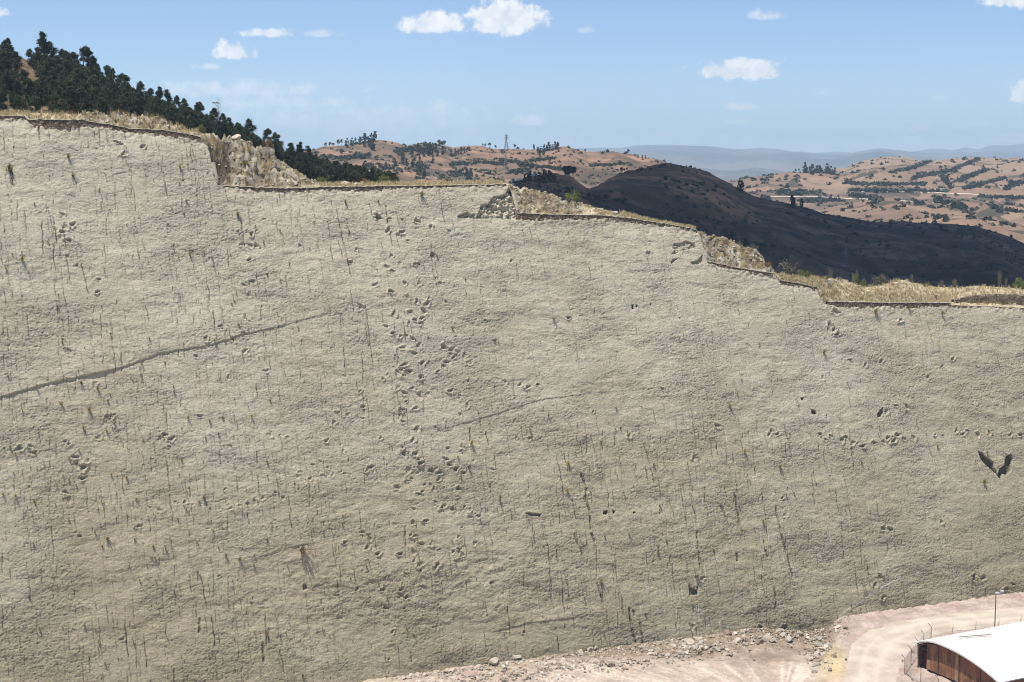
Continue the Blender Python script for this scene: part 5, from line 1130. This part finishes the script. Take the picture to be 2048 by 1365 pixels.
# ---------- the shed
G0 = ground_at(1836, 1336); AX = np.array([math.cos(R(28)), math.sin(R(28)), 0]); GD = np.array([AX[1], -AX[0], 0]); UPZ = np.array([0, 0, 1.0])
WD, EH, RISE, LEN = 17.5, 4.1, 1.3, 34.0
def sh(a, g, z): return np.array([a, 0, 0]) * 0 + AX * a + GD * g + UPZ * z
def arch(g): q = (g - WD * .30) / (WD * (.30 if g < WD * .30 else .70)); return EH + RISE * (1 - abs(q) ** 2.0) - (0 if q < 0 else .9 * q ** 2.2)
shed = empty('storage_shed', G0); tag(shed, 'long shed with white curved roof and brown corrugated end wall by the road', 'shed')
gg = np.linspace(-.5, WD + .7, 60); aa = np.linspace(-.9, LEN, 180)
Vt = np.array([[sh(a, g, arch(np.clip(g, 0, WD)) + .16 - (.25 * max(0, g - WD) + .12 * max(0, -g)) + .018 * math.sin(a * 2 * math.pi / 1.05)) for g in gg] for a in aa])
Vb = Vt - np.array([0, 0, .10]); n1_ = len(gg)
me = mesh_np('roof', np.concatenate([Vt.reshape(-1, 3), Vb.reshape(-1, 3)]), np.concatenate([grid_quads(len(aa), n1_), grid_quads(len(aa), n1_) + len(aa) * n1_]), None)
m, t, b = new_mat('white_sheet_metal', .5); c = ramp(t, noise(t, .5, 6, .6, scale3=(1, 1, 1)), [(.3, (.58, .575, .56)), (.7, (.68, .675, .66))]); ob = nd(t, 'ShaderNodeTexCoord').outputs['Object']; al = nd(t, 'ShaderNodeVectorMath', operation='DOT_PRODUCT', ins={0: ob, 1: tuple(AX)}).outputs['Value']; gl = nd(t, 'ShaderNodeVectorMath', operation='DOT_PRODUCT', ins={0: ob, 1: tuple(GD)}).outputs['Value']
seam = mth(t, 'LESS_THAN', mth(t, 'ABSOLUTE', mth(t, 'SUBTRACT', mth(t, 'FRACT', mth(t, 'DIVIDE', al, 1.05)), .5)), .035); seam2 = mth(t, 'LESS_THAN', mth(t, 'ABSOLUTE', mth(t, 'SUBTRACT', mth(t, 'FRACT', mth(t, 'DIVIDE', gl, 3.6)), .5)), .012)
dirt = ramp(t, noise(t, .9, 7, .7, scale3=(1, 1, .3)), [(.5, (0, 0, 0)), (.72, (1, 1, 1))])
c = mixc(t, mth(t, 'MULTIPLY', mth(t, 'MAXIMUM', seam, seam2), .3), c, (.30, .29, .27, 1)); c = mixc(t, mth(t, 'MULTIPLY', dirt, .35), c, (.46, .40, .33, 1))
t.links.new(c, b.inputs['Base Color']); M_roof = m
me.materials.append(M_roof); link('roof', me, shed)
rim_ = MB()
for g0_, g1_ in zip(gg[:-1], gg[1:]):
    z0, z1 = [arch(np.clip(g, 0, WD)) - (.25 * max(0, g - WD) + .12 * max(0, -g)) for g in (g0_, g1_)]
    rim_.poly([sh(-.93, g0_, z0 - .02), sh(-.93, g1_, z1 - .02), sh(-.93, g1_, z1 + .17), sh(-.93, g0_, z0 + .17)])
rim_.build('roof_edge', simple('grey_edge', (.55, .54, .5), (.7, .69, .66), 2), shed)
# corrugated gable of separately weathered sheets
gs = np.arange(1.9, WD - .1, .045); rows = 14; tone = []; Vg = []
rs_ = np.random.default_rng(31); sheetc = [np.array(q) for q in ((.21, .105, .068), (.26, .13, .08), (.155, .078, .052), (.36, .21, .135), (.23, .115, .074), (.18, .093, .062))]
for ri_ in range(rows + 1):
    for g in gs:
        zt = arch(g) - .35 - .25 * float(_h(np.array(int(g / .9)), np.array(3), 5)); zb = .45 - .3 * g / WD
        z = zb + (zt - zb) * ri_ / rows; Vg.append(sh(.02 * math.sin(g * 2 * math.pi / .2) + .012 * (int(g / .9) % 2), g, z))
        k = int(g / .9); q = int(_h(np.array(k), np.array(int(z > (1.2 + 1.6 * float(_h(np.array(k), np.array(1), 8))))), 9) * 5.99); st = float(perlin(np.array(g / .12), np.array(z / 2.5), 12))
        tone.append(sheetc[q] * (1 + .4 * st))
me = mesh_np('gable_wall', np.array(Vg), grid_quads(rows + 1, len(gs)), attr_mat('rusty_corrugated_sheet', nsc=1.5, namt=.3, bump=.01, bsc=8), False, {'tone': np.array(tone)}); link('gable_wall', me, shed)
MB().box(sh(.9, 1.1, 1.5), (3.0, .1, 2.3), (GD, AX, UPZ)).build('door', simple('maroon_paint', (.075, .02, .025), (.12, .035, .04), 2, .6), shed)
MB().box(sh(.6, 1.0, 3.15), (2.1, .25, .18), (GD, AX, UPZ)).build('lintel', M_iron, shed)
for g in (0.05, 4.5, 9, 13.4, WD - .1):
    MB().box(sh(-.12, g, (arch(min(g, WD)) - .1) / 2), (.12, .12, arch(min(g, WD)) - .1), (GD, AX, UPZ)).build('post', M_iron if g > 1 else M_galv, shed)
rb = MB(); q_ = np.linspace(0, WD, 30)
rb.tube([sh(-.3, g, arch(g) - .08) for g in q_], .06, 5); rb.tube([sh(-.3, g, arch(g) - .42) for g in q_], .05, 5)
for k in range(len(q_) - 1): rb.tube([sh(-.3, q_[k], arch(q_[k]) - .08), sh(-.3, q_[k + 1], arch(q_[k + 1]) - .42)], .03, 4)
rb.build('roof_truss', M_iron, shed)
sw = MB(); sw.poly([sh(0, 0, 0), sh(LEN, 0, 0), sh(LEN, 0, EH - .2), sh(0, 0, EH - .2)][::-1]); sw.build('rear_wall', M_iron, shed)
sw = MB(); sw.poly([sh(0, WD, 0), sh(LEN, WD, 0), sh(LEN, WD, EH - 1.2), sh(0, WD, EH - 1.2)]); sw.build('side_wall', M_iron, shed)
sw = MB(); sw.poly([sh(LEN - .3, 0, 0), sh(LEN - .3, WD, 0), sh(LEN - .3, WD, EH - 1), sh(LEN - .3, 0, EH - .2)]); sw.build('back_gable', M_iron, shed)
pl = MB(); pl.box(sh(6.5, 5.5, arch(5.5) + .42), (5.5, .18, .12), (AX * .97 + GD * .25, GD, UPZ)); o = pl.build('plank', simple('grey_plank', (.30, .27, .22), (.42, .38, .3), 3)); o.location = G0; tag(o, 'thin weathered plank lying on the white shed roof', 'plank')
# ---------- barbed fence round the shed
fp = [(1876,1392),(1841,1370),(1809,1349),(1822,1330),(1835,1313),(1847,1298),(1862,1284),(1905,1285),(1951,1279),(1997,1272),(2041,1266),(2085,1260)]
fpts = [ground_at(x, y) for x, y in fp]
fence = empty('security_fence', fpts[2]); tag(fence, 'wire fence on angled rusty posts wrapped around the shed by the road', 'fence')
b0 = fpts[2]
for i, q in enumerate(fpts):
    q = q - b0; q2 = q + np.array([-.5, .15, 3.15]) if i < 7 else q + np.array([.1, .3, 2.95])
    MB().tube([q, q + np.array([0, 0, 2.55]), q2], .045, 5).build('post', M_iron, fence)
wr = MB()
for z in (.15, .9, 1.7, 2.45):
    wr.tube([q - b0 + np.array([0, 0, z]) for q in fpts], .012, 3)
for k in range(len(fpts) - 1):
    a_, c_ = fpts[k] - b0, fpts[k + 1] - b0; n2_ = int(np.linalg.norm(c_ - a_) / .35)
    for j in range(n2_): 
        p0 = a_ + (c_ - a_) * j / n2_; p1 = a_ + (c_ - a_) * min(1, (j + 4) / n2_); wr.tube([p0 + np.array([0, 0, .1]), p1 + np.array([0, 0, 2.45])], .008, 3); wr.tube([p1 + np.array([0, 0, .1]), p0 + np.array([0, 0, 2.45])], .008, 3)
wr.build('wire_mesh', M_galv, fence)
MB().tube([fpts[2] - b0 + np.array([0, 0, 2.0]), ground_at(1828, 1364) - b0], .06, 5).build('brace', M_galv, fence)
# ---------- lamp pole
p = ground_at(1989, 1268); h = 7.0; o = empty('lamp_pole', p); tag(o, 'thin lamp pole with two small floodlights rising behind the shed roof', 'lamp pole')
MB().tube([(0, 0, 0), (0, 0, h)], [.11, .07], 8).build('pole', M_iron, o)
MB().tube([(-.3, 0, h - .1), (1.0, 0, h + .3)], .04, 5).build('bracket', M_galv, o)
M_lamp = simple('lamp_housing', (.45, .47, .5), (.6, .62, .66), 3, .4)
for xx, zz in ((.15, h + .12), (1.0, h + .45)): MB().box((xx, -.1, zz), (.55, .35, .28)).box((xx, -.3, zz), (.45, .04, .2)).build('floodlight', M_lamp, o)
# ---------- small road-side shrubs near the fence
for (x, y, w, l) in [(1692,1322,8,'tiny olive shrub beside the dirt road'),(1806,1325,10,'grey green shrub at the outer corner of the fence'),(1826,1306,10,'grey green shrub between the fence and the road'),(1825,1362,8,'small shrub at the foot of the fence brace')]:
    p = ground_at(x, y); bush(p, w / F * p[1], w * .8 / F * p[1], 'grey' if x > 1700 else 'green', l)
# ---------- the cloud whose shadow lies on the near hill (it stands above the picture)
H_ = 1100.0; off = SUN[:2] / SUN[2]
fpn = [(1040,720),(1034,800),(1150,900),(1270,1010),(1400,1030),(1475,1000),(1560,1060),(2300,1150),(2600,600),(2150,400),(1560,400),(1330,400),(1130,470),(1060,620)]
poly = np.array([[(x - CX) / F * D, D] for x, D in fpn])
cen2 = poly.mean(0); nA, nR = 160, 26; A_ = np.linspace(0, 2 * np.pi, nA, endpoint=False); rad = []
for a in A_:
    d = np.array([math.cos(a), math.sin(a)]); best = 0
    for i in range(len(poly)):
        p0, p1 = poly[i] - cen2, poly[(i + 1) % len(poly)] - cen2; e = p1 - p0; den = d[0] * e[1] - d[1] * e[0]
        if abs(den) < 1e-9: continue
        tt = (p0[0] * e[1] - p0[1] * e[0]) / den; ss = (p0[0] * d[1] - p0[1] * d[0]) / den
        if tt > 0 and -1e-6 <= ss <= 1 + 1e-6: best = max(best, tt)
    rad.append(best)
rad = np.array(rad); rad = rad * (1 + .015 * perlin(A_ * 9, A_ * 0, 901)); rings = np.sin(np.linspace(0, np.pi / 2, nR))[:, None]
def cl_sheet(sign):
    X_ = cen2[0] + rings * rad * np.cos(A_); Y_ = cen2[1] + rings * rad * np.sin(A_); k = np.sqrt(np.clip(1 - rings ** 2, 0, 1)) * np.ones_like(X_)
    Z_ = H_ + (sign > 0) * k * (150 + 90 * fbm(X_ / 120, Y_ / 120, 4, 911)) - (sign < 0) * k * (25 + 12 * fbm(X_ / 90, Y_ / 90, 3, 915))
    return np.stack([X_ + off[0] * H_, Y_ + off[1] * H_, Z_], -1)
def cq():
    q = []
    for r_ in range(nR - 1):
        for a in range(nA): q.append((r_ * nA + a, r_ * nA + (a + 1) % nA, (r_ + 1) * nA + (a + 1) % nA, (r_ + 1) * nA + a))
    return np.array(q)
q = cq(); Vc = np.concatenate([cl_sheet(1).reshape(-1, 3), cl_sheet(-1).reshape(-1, 3)])
me = mesh_np('cloud', Vc, np.concatenate([q, q[:, ::-1] + nR * nA]), simple('cloud_white', (.85, .85, .87), (.92, .92, .93), .01), True); tag(link('cloud', me), kind='structure')

# ------------------------------------------------------------------ haze
HAZE = 0.000085
m = bpy.data.materials.new('air'); m.use_nodes = True; t = m.node_tree; t.nodes.clear()
pv = nd(t, 'ShaderNodeVolumePrincipled', ins={'Color': (.60, .81, 1.0, 1), 'Density': HAZE, 'Anisotropy': 0.0})
nd(t, 'ShaderNodeOutputMaterial', ins={1: pv.outputs[0]})
hb = MB().box((0, 0, 210), (46000, 46000, 600)).build('haze', m); tag(hb, kind='stuff')
hb.visible_shadow = True
S.cycles.volume_bounces = 1
S.cycles.max_bounces = 6
S.cycles.filter_width = 1.05
